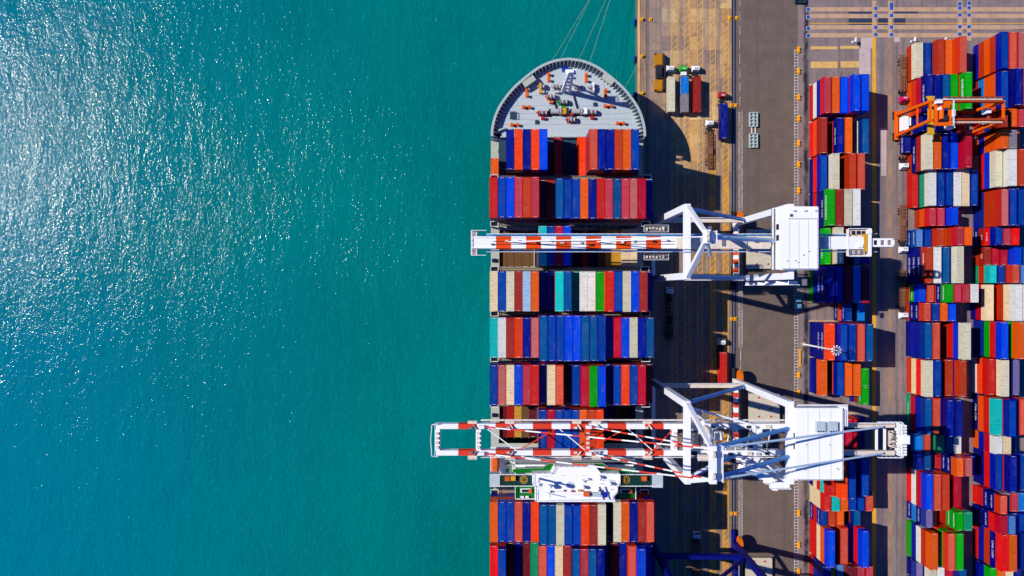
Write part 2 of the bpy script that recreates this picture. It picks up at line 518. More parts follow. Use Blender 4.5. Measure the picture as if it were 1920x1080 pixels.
# ---------------------------------------------------------------- containers
CC = {  # key: (words, sRGB)
    'r': ("red", (190, 36, 30)), 'R': ("bright red", (222, 14, 12)), 'k': ("rust red", (176, 56, 30)), 'o': ("orange", (215, 88, 22)),
    'O': ("orange red", (226, 62, 14)), 's': ("salmon", (202, 82, 62)), 'p': ("pink", (176, 56, 72)), 'c': ("crimson", (178, 20, 48)),
    'd': ("brick red", (150, 44, 38)), 'n': ("navy blue", (6, 16, 128)), 'b': ("blue", (6, 54, 152)), 'B': ("bright blue", (4, 64, 200)),
    'e': ("steel blue", (8, 74, 138)), 'l': ("light blue", (78, 122, 184)), 'L': ("sky blue", (10, 108, 200)), 't': ("turquoise", (8, 180, 176)),
    'T': ("sea green", (14, 140, 98)), 'g': ("green", (6, 158, 14)), 'w': ("white", (212, 212, 208)), 'm': ("cream", (218, 196, 158)),
    'i': ("beige", (200, 194, 168)), 'y': ("pale blue", (142, 172, 198)), 'v': ("mauve", (112, 98, 146)), 'x': ("grey", (128, 122, 130)),
    'u': ("dusty pink", (182, 98, 94)), 'z': ("ochre", (186, 138, 52)), 'q': ("brown", (104, 74, 46)), 'D': ("dark red", (96, 22, 34)),
}
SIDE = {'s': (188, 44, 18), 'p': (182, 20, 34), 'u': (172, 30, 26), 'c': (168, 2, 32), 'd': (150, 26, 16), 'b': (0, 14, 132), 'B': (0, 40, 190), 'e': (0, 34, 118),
        'n': (0, 4, 104), 'l': (8, 66, 138), 'v': (24, 44, 130), 'k': (168, 42, 8), 'o': (206, 74, 4), 'r': (190, 16, 14), 'g': (4, 142, 10)}  # side tones deeper than the roofs': the fall of light put into the colour
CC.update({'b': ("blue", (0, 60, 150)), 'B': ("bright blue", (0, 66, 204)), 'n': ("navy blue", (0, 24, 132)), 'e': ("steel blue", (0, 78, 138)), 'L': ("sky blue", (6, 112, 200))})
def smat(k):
    """the sides: deeper than the roofs, whose paler tone has sky and sun light painted in"""
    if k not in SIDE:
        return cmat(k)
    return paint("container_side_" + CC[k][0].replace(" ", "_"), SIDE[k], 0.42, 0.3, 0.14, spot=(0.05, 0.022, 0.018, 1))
def cmat(k):
    words, rgb = CC[k]
    light = k in 'wmi'
    return paint("container_" + words.replace(" ", "_"), rgb, 0.42, 0.55 if light else 0.5, 0.12 if light else 0.2,
                 spot=(0.20, 0.10, 0.05, 1) if light else (0.05, 0.022, 0.018, 1), streak=True)
M_letter = paint("white_lettering", (225, 228, 235), 0.5, 0.25, 0.04)
CW = 2.438
_cm = {}
def cont_meshes(L, H):
    """shell, roof, door end and corner fittings of one size of container (shared by all of that size)"""
    key = (L, round(H, 2))
    if key in _cm:
        return _cm[key]
    w, l = CW / 2, L / 2
    dummy = cmat('b')
    s = MB()
    s.box(-w + 0.05, w - 0.05, -l + 0.06, l - 0.06, 0.0, H - 0.12)                    # walls
    for x in (-1, 1):
        s.box(min(x * w, x * (w - 0.16)), max(x * w, x * (w - 0.16)), -l + 0.17, l - 0.17, H - 0.13, H - 0.02)     # top rails
        for y in (-1, 1):
            s.box(min(x * w, x * (w - 0.17)), max(x * w, x * (w - 0.17)), min(y * l, y * (l - 0.17)), max(y * l, y * (l - 0.17)), 0.0, H - 0.14)
        n = int(L / 1.1)
        for i in range(n):                                                              # side panel ribs
            y = -l + 0.5 + (L - 1.0) * (i + 0.5) / n
            s.box(min(x * (w - 0.05), x * (w - 0.012)), max(x * (w - 0.05), x * (w - 0.012)), y - 0.28, y + 0.28, 0.18, H - 0.14)
    for y in (-1, 1):
        s.box(-w + 0.17, w - 0.17, min(y * l, y * (l - 0.3)), max(y * l, y * (l - 0.3)), H - 0.13, H - 0.015)       # headers
    roof = MB()
    n = int(L / 0.6)
    ys = [-l + 0.3 + (L - 0.6) * i / n for i in range(n + 1)]
    for i in range(n):
        a, b = ys[i], ys[i + 1]
        m_ = a + (b - a) * 0.55
        roof.quad((-w + 0.16, a, H - 0.03), (w - 0.16, a, H - 0.03), (w - 0.16, m_, H - 0.03), (-w + 0.16, m_, H - 0.03))
        roof.quad((-w + 0.16, m_, H - 0.03), (w - 0.16, m_, H - 0.03), (w - 0.16, (m_ + b) / 2, H - 0.075), (-w + 0.16, (m_ + b) / 2, H - 0.075))
        roof.quad((-w + 0.16, (m_ + b) / 2, H - 0.075), (w - 0.16, (m_ + b) / 2, H - 0.075), (w - 0.16, b, H - 0.03), (-w + 0.16, b, H - 0.03))
    door = MB()
    for x in (-1, 1):
        door.box(min(x * 0.02, x * (w - 0.18)), max(x * 0.02, x * (w - 0.18)), -l - 0.004, -l + 0.055, 0.15, H - 0.16)
        for q in (0.3, 0.75):
            door.box(x * q - 0.03, x * q + 0.03, -l - 0.06, -l - 0.005, 0.1, H - 0.1)
    cf = MB()
    for x in (-1, 1):
        for y in (-1, 1):
            cf.box(min(x * w, x * (w - 0.18)), max(x * w, x * (w - 0.18)), min(y * l, y * (l - 0.18)), max(y * l, y * (l - 0.18)), H - 0.139, H)
    num = MB()
    for y in (-1, 1):
        for i in range(5):
            num.rect(-0.55 + i * 0.24, -0.40 + i * 0.24, y * (l - 0.21) - 0.055, y * (l - 0.21) + 0.055, H - 0.01)
    _cm[key] = [q.mesh(nm, [dummy]) for q, nm in ((s, "container"), (roof, "roof"), (door, "door"), (cf, "corner_fittings"), (num, "roof_number"))]
    return _cm[key]

def mesh_ob(name, me, mat, parent=None):
    o = bpy.data.objects.new(name, me)
    COL.objects.link(o)
    o.material_slots[0].link = 'OBJECT'
    o.material_slots[0].material = mat
    if parent is not None:
        o.parent = parent
    return o

_tm = {}
def lettering(o, L, H, word, size):
    if (word, size) not in _tm:
        _tm[(word, size)] = text_mesh(word, size, M_letter)
    t = bpy.data.objects.new("lettering", _tm[(word, size)])
    COL.objects.link(t)
    t.parent = o
    # reads along the west side: text x -> -Y, text y -> +Z, facing -X
    t.matrix_local = Matrix(((0, 0, -1, -CW / 2 - 0.004), (-1, 0, 0, 0.0), (0, 1, 0, H * 0.52), (0, 0, 0, 1)))
    return t

M_number = paint("roof_number_white", (226, 222, 214), 0.5, 0.4, 0.15)
M_fitting = {}
def container(k, x, y, z, L, H, top=True, word=None, fit=True):
    me = cont_meshes(L, H)
    m = cmat(k)
    sm = smat(k)
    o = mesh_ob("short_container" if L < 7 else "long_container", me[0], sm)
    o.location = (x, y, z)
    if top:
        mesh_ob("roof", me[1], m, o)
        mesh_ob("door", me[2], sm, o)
        if fit and rnd.random() < 0.75:
            mesh_ob("roof_number", me[4], M_number if k not in 'wmi' else M_dark, o)
    mesh_ob("corner_fittings", me[3], m if rnd.random() < 0.5 else M_steel, o)
    if word:
        lettering(o, L, H, word[0], word[1])
    return o

LONG, SHORT, OVER = 12.19, 6.06, 13.72
SX0, SP, SH, SB = -6.8, 2.5, 2.62, 19.5                     # ship columns: left edge, pitch, tier height, top of hatch covers
YH = 2.75                                                   # tier height in the yard
STACKS = []   # (area, bay id, x centre, y, base z, L, H, tokens, column)

# --- on board: one string per bay, column by column "colour+tiers" ---------------------------------------------
def ship_bay(bid, Y, cols, base=SB, L=LONG):
    for c, (k, n, *rest) in cols.items():
        LL = rest[0] if rest else L
        zb = rest[1] if len(rest) > 1 else base
        yy = rest[2] if len(rest) > 2 else Y
        xc = SX0 + SP * c + SP / 2
        STACKS.append(dict(area="ship", bay=bid, x=xc, y=yy, z=zb, L=LL, H=SH, tok=['.'] * (n - 1) + [k], col=c))
def seq(start, s_, n):
    return {start + i: (ch, n) for i, ch in enumerate(s_) if ch != '_'}
b0 = {}
b0.update(seq(2, "nOnOB", 6)); b0.update(seq(12, "snnkob", 6)); b0[8] = ('d', 2); b0[11] = ('O', 2); b0[0] = ('o', 2, SHORT, 18.0, 38.2)
ship_bay(0, 41.6, b0)
b1 = {}
b1.update(seq(0, "rbBpkp", 6)); b1.update(seq(6, "Dd", 4)); b1.update(seq(8, "ebbonrpepuc", 5)); b1[19] = ('n', 4)
ship_bay(1, 27.2, b1)
b2 = {}
b2.update({6: ('t', 4), 7: ('b', 4), 8: ('c', 4), 9: ('B', 4)})
for i, ch in enumerate("qqqqq"):
    b2[1 + i] = (ch, 4, LONG, 2.42)
for i, (ch, zb) in enumerate((('T', 3), ('n', 3), ('c', 4), ('e', 3), ('q', 5), ('z', 5), ('z', 5), ('m', 6), ('m', 6))):
    b2[10 + i] = (ch, zb, LONG, 2.42)
ship_bay(2, 13.0, b2)
b3 = {}
b3.update(seq(0, "mbidyo", 5)); b3.update(seq(6, "nn", 3)); b3.update(seq(8, "te", 5)); b3[10] = ('T', 4); b3.update(seq(11, "wwg", 4))
b3.update(seq(14, "rbiBd", 6)); b3[19] = ('n', 4)
ship_bay(3, -1.0, b3)
b4 = {}
b4.update(seq(0, "twdOnu", 5)); b4.update({6 + i: (ch, 6, OVER) for i, ch in enumerate("ebbBBeeb")}); b4.update(seq(14, "bcBine", 5))
ship_bay(4, -15.1, b4)
b5 = {}
b5.update(seq(0, "bumBpr", 5)); b5[6] = ('n', 4); b5.update(seq(7, "ms", 5)); b5[9] = ('D', 3); b5[10] = ('b', 5); b5.update(seq(11, "cgB", 6))
b5[14] = ('n', 4); b5.update(seq(15, "bObc", 5)); b5[19] = ('D', 4)
ship_bay(5, -29.5, b5)
b6 = {}
b6.update(seq(6, "bcbbbokO", 4))
for i, ch in enumerate("DdzqD"):
    b6[1 + i] = (ch, 4, LONG, 2.42)
for i, ch in enumerate("nenqqn"):
    b6[14 + i - 0] = (ch, 1, LONG, 2.42)
ship_bay(6, -43.6, b6)
b7 = {}
b7.update(seq(0, "obbsnO", 5)); b7.update(seq(6, "eeibbOdi", 6)); b7[14] = ('e', 2); b7.update(seq(15, "ionds", 5))
ship_bay(7, -71.1, b7)
b8 = {}
b8[0] = ('R', 4); b8[1] = ('b', 5); b8.update(seq(2, "DnDT", 3)); b8.update(seq(6, "sBmd", 4)); b8.update(seq(10, "epen", 5)); b8[14] = ('e', 2)
b8.update(seq(15, "Dn", 3)); b8.update({17: ('s', 4), 18: ('B', 5), 19: ('n', 4)})
ship_bay(8, -85.4, b8)
ship_bay(9, -99.6, {i: (rnd.choice("rbnokesi"), rnd.choice((4, 5, 5))) for i in range(20)})

# --- in the yard: bay centre, length, then one stack per slot, bottom to top --------------------------------------
def yard(area, X0, bays):
    for bid, (Y, L, dx, stacks) in enumerate(bays):
        for c, s_ in enumerate(stacks):
            tok = s_.split()
            if tok:
                STACKS.append(dict(area=area, bay=bid, x=X0 + dx + 2.83 * c + CW / 2, y=Y, z=0.02, L=L, H=YH, tok=tok, col=c))
l_, s_ = LONG, SHORT
yard("west", 104.6, [
    (64.8, l_, 0, ["r w b p", ". . . o", ". . . B", ". . . p B", ". . . . B", ""]),
    (51.8, l_, 0, ["R O d", "d", ". . n*", ". . o", "d", ". w e"]),
    (39.1, l_, 0, ["n* R b", ". . . i", ". e", ". . k k", ". . . s", ""]),
    (26.8, l_, 0, ["n* r n n* g*", ". . . . d", ". . . . i", ". . . . w", "", ""]),
    (14.1, l_, 0, [". n b g*", ". . . . i", ". . . c", ". .", ". . v", ". . n"]),
    (1.2, l_, 0, ["g* b b* b* n", ". . . . n", ". . . . c", ". . . . L", ". . . . c", ""]),
    (-8.3, s_, 0, ["", "", "", "n* o b*", "", "e L"]),
    (-17.9, l_, 0, ["n* n n* n* O", ". . . . n b", ". . . . . b", ". . . . . s", ". . . . . e", ""]),
    (-30.5, l_, 0, ["b n o", "n", ". . b", ". . o", ". . o", ""]),
    (-50.5, l_, 0, ["n . b", ". . n", ". . b", ". . c", ". . c", ". n"]),
    (-63.0, l_, 0, ["n m r t r", ". . . . o O", ". . . . . b", ". n", ". . . n b", ""]),
    (-71.8, s_, 0, ["m m m r", ". . . t", ". . . o", ". . . b", ". . . b", ". . . s"]),
    (-77.9, s_, 0, ["n* r b*", ". . k", ". . o", "", ". . e", ""]),
    (-86.6, l_, 0, ["r r m o B", ". . d", ". . . s", ". . n", ". . . r B", ""]),
    (-99.6, l_, 0, ["r e n n", ". . z", ". . l", ". . . D", ". . . p", ". . . p"]),
])
yard("middle", 138.75, [
    (78.3, l_, 0, ["k i", ". b", ". . k", ". . o", ". . o s", ""]),
    (65.6, l_, 0, ["o s c n*", ". . . n", ". . . e", ". . . g", ". . . . g*", ""]),
    (56.2, s_, 0, ["k . n", ". . b", ". . b", ". . n", "", ". ."]),
    (46.0, l_, 0, ["k n* d i", ". . . o", ". . . n", ". . . B", ". . . c c", ""]),
    (34.0, l_, 0, ["r", ". T w", ". n b", ". . b", ". . w", ". . m", ". . b"]),
    (24.2, s_, 0, ["", "k o p", ". c p", ". . n B", ". u", ". "]),
    (17.2, s_, 0, ["e* l*", ". b", ". c k", ". . o k p", ". . . R* o", ""]),
    (7.7, l_, 0, ["n* n* n* k*", ". . . w", ". . B e", ". . . . i", "n", ""]),
    (-1.7, s_, -0.7, ["k g* B", ". . s", ". . . n* g*", ". . . . p", ". . . . p", ". . . . w"]),
    (-8.1, s_, -0.7, ["k n* n* s", ". . n b", ". . . o", ". . . B", ". p", "n"]),
    (-17.7, l_, -0.4, ["n b b e", ". . . s", "D", "p", ". . r B i", ""]),
    (-30.4, l_, 0, ["s m R i", ". . . b", "n", ". p k", ". . . k", ""]),
    (-43.2, l_, -0.3, ["T* c b e", ". . . s", ". . . n* n", ". . . . n", "n", ""]),
    (-53.2, s_, 0, [". L", "r s", ". T T", ". . e", ". . w", ""]),
    (-59.4, s_, 0, ["D n*", ". e", "n", ". u n* n* o", ". . . k u", ". . . b"]),
    (-68.6, l_, 0, ["R w c B", ". . . s", ". . . k", "D", ". . c", ""]),
    (-77.4, s_, 0, ["n* L n* v", ". k s", "D", ". . . g* g*", ". . . . T", ""]),
    (-87.5, l_, 0, ["g b w k o", "D", ". . s g* s", ". . . . g", "n", ""]),
    (-97.2, s_, 0, ["n v", ". b i", ". o w", ". . c", ". . . e", ""]),
    (-107, l_, 0, ["b n", ". . k", ". i", ". . b", ". . n", ""]),
])
yard("east", 162.1, [
    (78.8, l_, 0, ["b k o k b", ". . . . s", ". . . . u"]),
    (65.9, l_, 0, ["d L o o b", ". . . . n n", ". . . . . o"]),
    (56.4, s_, 0, [". . . . d", ". . . o o", ". . . . p"]),
    (49.3, s_, 0, ["o b o o o", ". . . . x", ". . k O"]),
    (40.0, l_, 0, ["m r B i", ". . . i w", ". . . . k"]),
    (26.8, l_, 0, ["b e k k u", ". . . n b", ". . . . b"]),
    (17.5, s_, 0, ["n* d* R* b", ". . . p", ". . . R"]),
    (11.0, s_, 0, ["k d*", ". c", ". c", ". . B", ". . e"]),
    (4.7, s_, 0, ["T k t", ". . b", ". . . s", ". . . l"]),
    (-4.9, l_, -1.0, ["n c m", "n", ". r k m w", ". . . . w"]),
    (-17.4, l_, 0, ["b e g r B", ". n", ". . . g o", ". . . . b"]),
    (-30.3, l_, -0.6, ["w* O r", ". . c i", "D", ". e v"]),
    (-43.3, l_, -0.2, ["n* o r t", ". . . . b", ". . . n", ". . . s"]),
    (-52.7, s_, 0, ["o b c w", ". . . m", "n", ". e"]),
    (-61.8, l_, 0, [". n r b", ". . . p n", "d", ". . . b"]),
    (-71.9, s_, -0.4, ["r r n* n* s", ". . . x", ". . . p", ". . . L"]),
    (-78.7, s_, -0.4, ["n n* n* r c", ". . . n* l", ". . . b", ". . . b"]),
    (-88.0, l_, 0, ["r b k n* R", ". . . . o", ". . . n", ". . . . e"]),
    (-98.0, s_, 0, ["n b g", ". . o", ". . m", ". . n"]),
    (-107, l_, 0, ["b k r", ". . o", ". . b", ". n"]),
])
STACKS.append(dict(area="lane", bay=0, x=119.97, y=-30.4, z=0.02, L=SHORT, H=YH, tok=["k", "n", "g*"], col=0))
STACKS.append(dict(area="lane", bay=1, x=119.97, y=-36.6, z=0.02, L=SHORT, H=YH, tok=["b", "d", "g*"], col=0))

# which tiers show: roofs, and west (or east) sides that the neighbour towards the camera leaves open
for st in STACKS:
    n = len(st["tok"])
    st["tok"] = [t if t != '.' else rnd.choice("nbkdonersbk") for t in st["tok"]]
    st["top"] = st["z"] + n * st["H"]
by_bay = {}
for st in STACKS:
    by_bay.setdefault((st["area"], st["bay"]), []).append(st)
ITEMS = []
for (area, bay), ss in by_bay.items():
    for st in ss:
        sgn = 1 if st["x"] > 0 else -1
        nb = [q for q in ss if abs((st["x"] - q["x"]) * sgn - (SP if area == "ship" else 2.83)) < 0.6 and abs(q["y"] - st["y"]) < 4]
        xf = abs(st["x"]) - CW / 2
        low = 0.0
        if nb:
            xr = abs(nb[0]["x"]) + CW / 2
            low = CAMZ - (CAMZ - nb[0]["top"]) * xf / max(xr, 0.1) if xr < xf else nb[0]["top"]
        for i, tk in enumerate(st["tok"]):
            z0, z1 = st["z"] + i * st["H"], st["z"] + (i + 1) * st["H"]
            top = i == len(st["tok"]) - 1
            e = max(0.0, z1 - max(z0, low))
            area_px = st["L"] * (1280 / (CAMZ - z1)) * (e * xf * 1280 / (CAMZ - z1) ** 2)
            if top:
                area_px += st["L"] * CW * (1280 / (CAMZ - z1)) ** 2
            px, py = 960 + st["x"] * 1280 / (CAMZ - z1), 540 - st["y"] * 1280 / (CAMZ - z1)
            inside = -30 < px < 1935 and -30 < py < 1105
            ITEMS.append(dict(st=st, i=i, tk=tk, z=z0, top=top, px=area_px if inside else 0.0, sx=px, sy=py, side=e > 1.3))
for q in ITEMS:
    if len(q["tk"]) > 1 and q["side"] and q["px"] > 0:
        q["px"] += 500                                            # lettered sides can be told apart first
longs = sorted([q for q in ITEMS if q["st"]["L"] > 7], key=lambda q: -q["px"])
shorts = sorted([q for q in ITEMS if q["st"]["L"] < 7], key=lambda q: -q["px"])
shown = [q for q in longs if q["px"] > 60][:296] + [q for q in shorts if q["px"] > 40][:290]
ids = {id(q) for q in shown}
rest = [q for q in ITEMS if id(q) not in ids]

# words for where a bay is
SHIPBAY = ["the foremost bay", "the bay second from the bow", "the open hold below the orange-striped boom", "bay aft of the orange-striped boom",
           "bay holding the overlong containers", "bay forward of the red-striped boom", "bay under the red-striped boom",
           "bay behind the white bridge", "the sternmost visible bay", "the stern bay"]
ORD = ["first", "second", "third", "fourth", "fifth", "sixth", "seventh", "eighth", "ninth", "tenth", "eleventh", "twelfth", "thirteenth", "fourteenth",
       "fifteenth", "sixteenth", "seventeenth", "eighteenth", "nineteenth", "twentieth"]
AREA = {"west": "roadside block", "middle": "middle block", "east": "far right block"}
def bay_words(st):
    if st["area"] == "ship":
        return SHIPBAY[st["bay"]]
    if st["area"] == "lane":
        return ("the upper" if st["bay"] == 0 else "the lower") + " green one of two end to end by the yellow line"
    return f"{ORD[st['bay']]} {AREA[st['area']].replace(' ', '-')} row"
def cw(tk):
    return CC[tk[0]][0]
labels = {}
for (area, bay), ss in by_bay.items():
    its = [q for q in shown if q["st"]["area"] == area and q["st"]["bay"] == bay]
    tops = sorted([q for q in its if q["top"]], key=lambda q: q["st"]["x"])
    for n_, q in enumerate(tops):
        st = q["st"]
        c = cw(q["tk"])
        same = [t for t in tops if cw(t["tk"]) == c]
        kind = "short" if st["L"] < 7 else ("overlong" if st["L"] > 13 else "long")
        bw = bay_words(st)
        if len(same) == 1:
            lab = f"{kind} {c} container, only {c} top in {bw}" if st["area"] != "lane" else f"{kind} container, {bw}"
        else:
            lr = (cw(tops[n_ - 1]["tk"]) if n_ else None, cw(tops[n_ + 1]["tk"]) if n_ + 1 < len(tops) else None)
            def pair(i_):
                return (cw(tops[i_ - 1]["tk"]) if i_ else None, cw(tops[i_ + 1]["tk"]) if i_ + 1 < len(tops) else None)
            twins = [t for t in same if pair(tops.index(t)) == lr]
            if len(twins) == 1 and None not in lr and lr[0] != lr[1]:
                lab = f"{c} container between {lr[0]} and {lr[1]} ones, {bw}"
            else:
                lab = f"{ORD[same.index(q)]} {c} top from the left in {bw}"
        labels[id(q)] = lab
    for q in its:
        if q["top"]:
            continue
        st = q["st"]
        above = cw(st["tok"][q["i"] + 1])
        under = len(st["tok"]) - 1 - q["i"]
        nth = ["", "directly", "second", "third", "fourth", "fifth"][under]
        pos = ORD[st["col"]] + " stack"
        c = cw(q["tk"])
        topc = cw(st["tok"][-1])
        if st["area"] == "lane":
            labels[id(q)] = f"short {c} container {nth} under the {'upper' if st['bay'] == 0 else 'lower'} green one by the yellow line".replace("directly under", "right under")
            continue
        labels[id(q)] = f"{c} container {nth} under a {topc} top, {pos}, {bay_words(st)}".replace("directly under", "right under")
fix = {}
for i_, (k_, v_) in enumerate(labels.items()):
    fix.setdefault(v_, []).append(k_)
WORDS = {'g': ("EVERGREEN", 1.5, 0.86), 'n': ("CMA CGM", 1.25, 0.9), 'b': ("CMA CGM", 1.25, 0.9), 'e': ("CMA CGM", 1.2, 0.9), 'k': ("HAMBURG SÜD", 1.15, 0.8),
         'T': ("CHINA SHIPPING", 0.9, 0.6), 'w': ("K LINE", 1.3, 1.0), 'R': ("K LINE", 1.3, 0.95), 'd': ("TEX", 1.3, 1.0), 'l': ("CMA CGM", 1.2, 0.9)}
for q in shown:
    st = q["st"]
    word = None
    if len(q["tk"]) > 1:
        w_ = WORDS[q["tk"][0]]
        word = (w_[0], w_[1] if st["L"] > 7 else w_[2])
    jx, jy = rnd.uniform(-0.05, 0.05), rnd.uniform(-0.09, 0.09)
    if st["area"] == "ship":
        jx, jy = jx * 0.3, jy * 0.5
    o = container(q["tk"][0], st["x"] + jx, st["y"] + jy, q["z"], st["L"], st["H"], q["top"], word)
    grp = {"ship": "containers stacked on the ship", "lane": "short green containers by the yellow line"}.get(st["area"], f"containers stacked in the {AREA.get(st['area'])}")
    tag(o, labels[id(q)], "container", grp)
mb = MB()
mats, midx = [], {}
for q in rest:
    k = q["tk"][0]
    if k not in midx:
        midx[k] = len(mats)
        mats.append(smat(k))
    st = q["st"]
    w2, l2 = CW / 2 - 0.02, st["L"] / 2 - 0.03
    mb.box(st["x"] - w2, st["x"] + w2, st["y"] - l2, st["y"] + l2, q["z"], q["z"] + st["H"] - 0.05, midx[k])
tag(mb.build("lower_tier_containers", mats), "lower and smaller containers that fill the stacks in mixed colours", "containers", kind="stuff")
# ---------------------------------------------------------------- container ship
M_deck = paint("deck_grey_paint", (174, 186, 193), 0.5, 0.45, 0.03)
M_deck2 = paint("deck_pale_green_grey", (172, 176, 164), 0.6, 0.5, 0.03)
M_hatchteal = paint("hatch_cover_teal_grey", (38, 66, 86), 0.55, 0.4, 0.05)
M_hull = paint("hull_navy_paint", (14, 26, 66), 0.4, 0.3, 0.02)
M_boot = paint("boot_red_paint", (120, 30, 24), 0.5, 0.3, 0.02)
M_bulw = paint("bulwark_grey_paint", (166, 177, 180), 0.5, 0.4, 0.03)
M_white = M_white
M_wht = paint("white_steel_paint", (228, 230, 232), 0.4, 0.10, 0.02)
M_roofwht = paint("white_deckhouse_paint", (234, 235, 236), 0.5, 0.06, 0.0)
M_orange = paint("safety_orange_paint", (206, 92, 36), 0.45, 0.4, 0.06)
M_red = paint("machinery_red_paint", (176, 30, 34), 0.45, 0.3, 0.05)
M_green = paint("machinery_green_paint", (20, 130, 36), 0.45, 0.3, 0.05)
M_yel = paint("machinery_yellow_paint", (206, 152, 34), 0.45, 0.3, 0.05)
M_bluep = paint("equipment_blue_paint", (18, 40, 150), 0.45, 0.2, 0.05)
M_grdk = paint("green_deck_paint", (8, 108, 34), 0.6, 0.2, 0.03)
M_dkgr = paint("dark_green_deck_paint", (10, 52, 46), 0.6, 0.3, 0.03)
M_greydk = paint("grey_deck_paint", (112, 112, 122), 0.6, 0.4, 0.03)
M_silver = paint("winch_drum_grey", (176, 172, 178), 0.35, 0.3, 0.06)
M_win = paint("dark_window_glass", (14, 22, 34), 0.12, 0.0, 0.0)
M_rope = paint("mooring_rope", (190, 186, 160), 0.8, 0.3, 0.05)
M_tanst = paint("lashing_bridge_buff", (140, 128, 104), 0.6, 0.5, 0.05)

CX = 18.2
ship = empty("container_ship", (CX, -20, -3.5), "navy hulled container ship moored along the quay with grey foredeck", "container ship")
SO = (CX, -20, -3.5)
def smb():
    return MB(SO)
# outline of the deck edge, half width by Y, from the stern to the stem
DECK = [(-140, 25.3), (40, 25.3), (50.5, 24.7), (53.1, 24.3), (56.6, 23.2), (60.1, 21.3), (64.5, 17.8), (68.3, 13.5), (71.4, 9.2), (73.3, 4.6), (74.0, 0.0)]
def half(Y):
    for (y0, w0), (y1, w1) in zip(DECK[:-1], DECK[1:]):
        if y0 <= Y <= y1:
            return w0 + (w1 - w0) * (Y - y0) / (y1 - y0)
    return 0.0
def smooth(pts, n=5):
    """a rounder outline through the same stations (Catmull-Rom)"""
    out = []
    for i in range(len(pts) - 1):
        p0, p1, p2, p3 = pts[max(i - 1, 0)], pts[i], pts[i + 1], pts[min(i + 2, len(pts) - 1)]
        for k in range(n):
            t = k / n
            q = []
            for a, b, c, d in zip(p0, p1, p2, p3):
                q.append(0.5 * (2 * b + (c - a) * t + (2 * a - 5 * b + 4 * c - d) * t * t + (3 * b - a - 3 * c + d) * t ** 3))
            out.append(tuple(q))
    out.append(pts[-1])
    return out
BOW = smooth([p for p in DECK if p[0] >= 50.5], 5)
bow_r = [(CX + w_, y_) for y_, w_ in BOW]
bow_l = [(CX - w_, y_) for y_, w_ in BOW][:-1][::-1]
hull = smb()
ring = [(CX + 25.3, -140), (CX + 25.3, 40)] + bow_r + bow_l + [(CX - 25.3, 40), (CX - 25.3, -140)]
def shrink(x, y, z):
    t = (17.0 - z) / 20.5
    if y > 38:
        f = (y - 38) / 36.0
        return (CX + (x - CX) * (1 - 0.45 * t * f), y - 7.5 * t * f * f)
    return (x, y)
zs = (-4.5, 1.0, 8.0, 14.0)
for a_, b_ in zip(zs[:-1], zs[1:]):
    for i in range(len(ring) - 1):
        p, q = ring[i], ring[i + 1]
        p0, q0, p1, q1 = shrink(*p, a_), shrink(*q, a_), shrink(*p, b_), shrink(*q, b_)
        hull.quad((*p0, a_), (*q0, a_), (*q1, b_), (*p1, b_), 1 if b_ < 2 else 0)
fr = [(x, y) for x, y in ring if y > 48]
for i in range(len(fr) - 1):
    p, q = fr[i], fr[i + 1]
    p0, q0 = shrink(*p, 14.0), shrink(*q, 14.0)
    hull.quad((*p0, 14.0), (*q0, 14.0), (*q, 17.0), (*p, 17.0), 0)
hull_o = hull.build("hull", [M_hull, M_boot], ship)
# decks: forecastle, side passages, cross decks between the bays, hatch covers
fc = smb()
fpts = [(CX + 24.7, 50.5)] + bow_r[1:] + bow_l[:-1] + [(CX - 24.7, 50.5)]
fc.prism(fpts, 16.9, 17.0)
fc.box(CX - 22.0, CX + 22.6, 48.9, 50.49, 16.9, 17.0)
fc.build("foredeck", M_deck, ship)
dk = smb()
for i, (x0, x1, y0, y1) in enumerate(((-7.0, -4.4, -140, 48.8), (40.9, 43.4, -140, 48.8))):
    dk.box(x0, x1, y0, y1, 13.8, 14.0)
for Y in (34.4, 20.1, 6.0, -8.05, -22.3, -36.55, -78.25, -92.5):
    dk.box(-4.39, 40.89, Y - 1.0, Y + 1.0, 13.8, 14.0)
dk.box(-4.39, 40.89, -65.2, -51.4, 13.8, 14.0)
dk.build("main_deck", M_deck2, ship)
bh = smb(); bh.box(-7.0, 43.4, 48.82, 48.9, 14.0, 17.0); bh.build("forecastle_bulkhead", M_deck, ship)
for Y in (41.6, 27.2, -1.0, -15.1, -29.5, -71.1, -85.4, -99.6):
    for k_ in range(4):
        x0 = -4.3 + k_ * 11.3
        h_ = smb(); h_.box(x0, x0 + 11.2, Y - 6.2, Y + 6.2, 13.9, 19.4)
        for i in range(5):
            for q in (-5.9, 5.9):
                h_.box(x0 + 0.2 + i * 2.2, x0 + 0.6 + i * 2.2, Y + q - 0.2, Y + q + 0.2, 19.4, 19.47)
        h_.build("hatch_cover", M_hatchteal, ship)
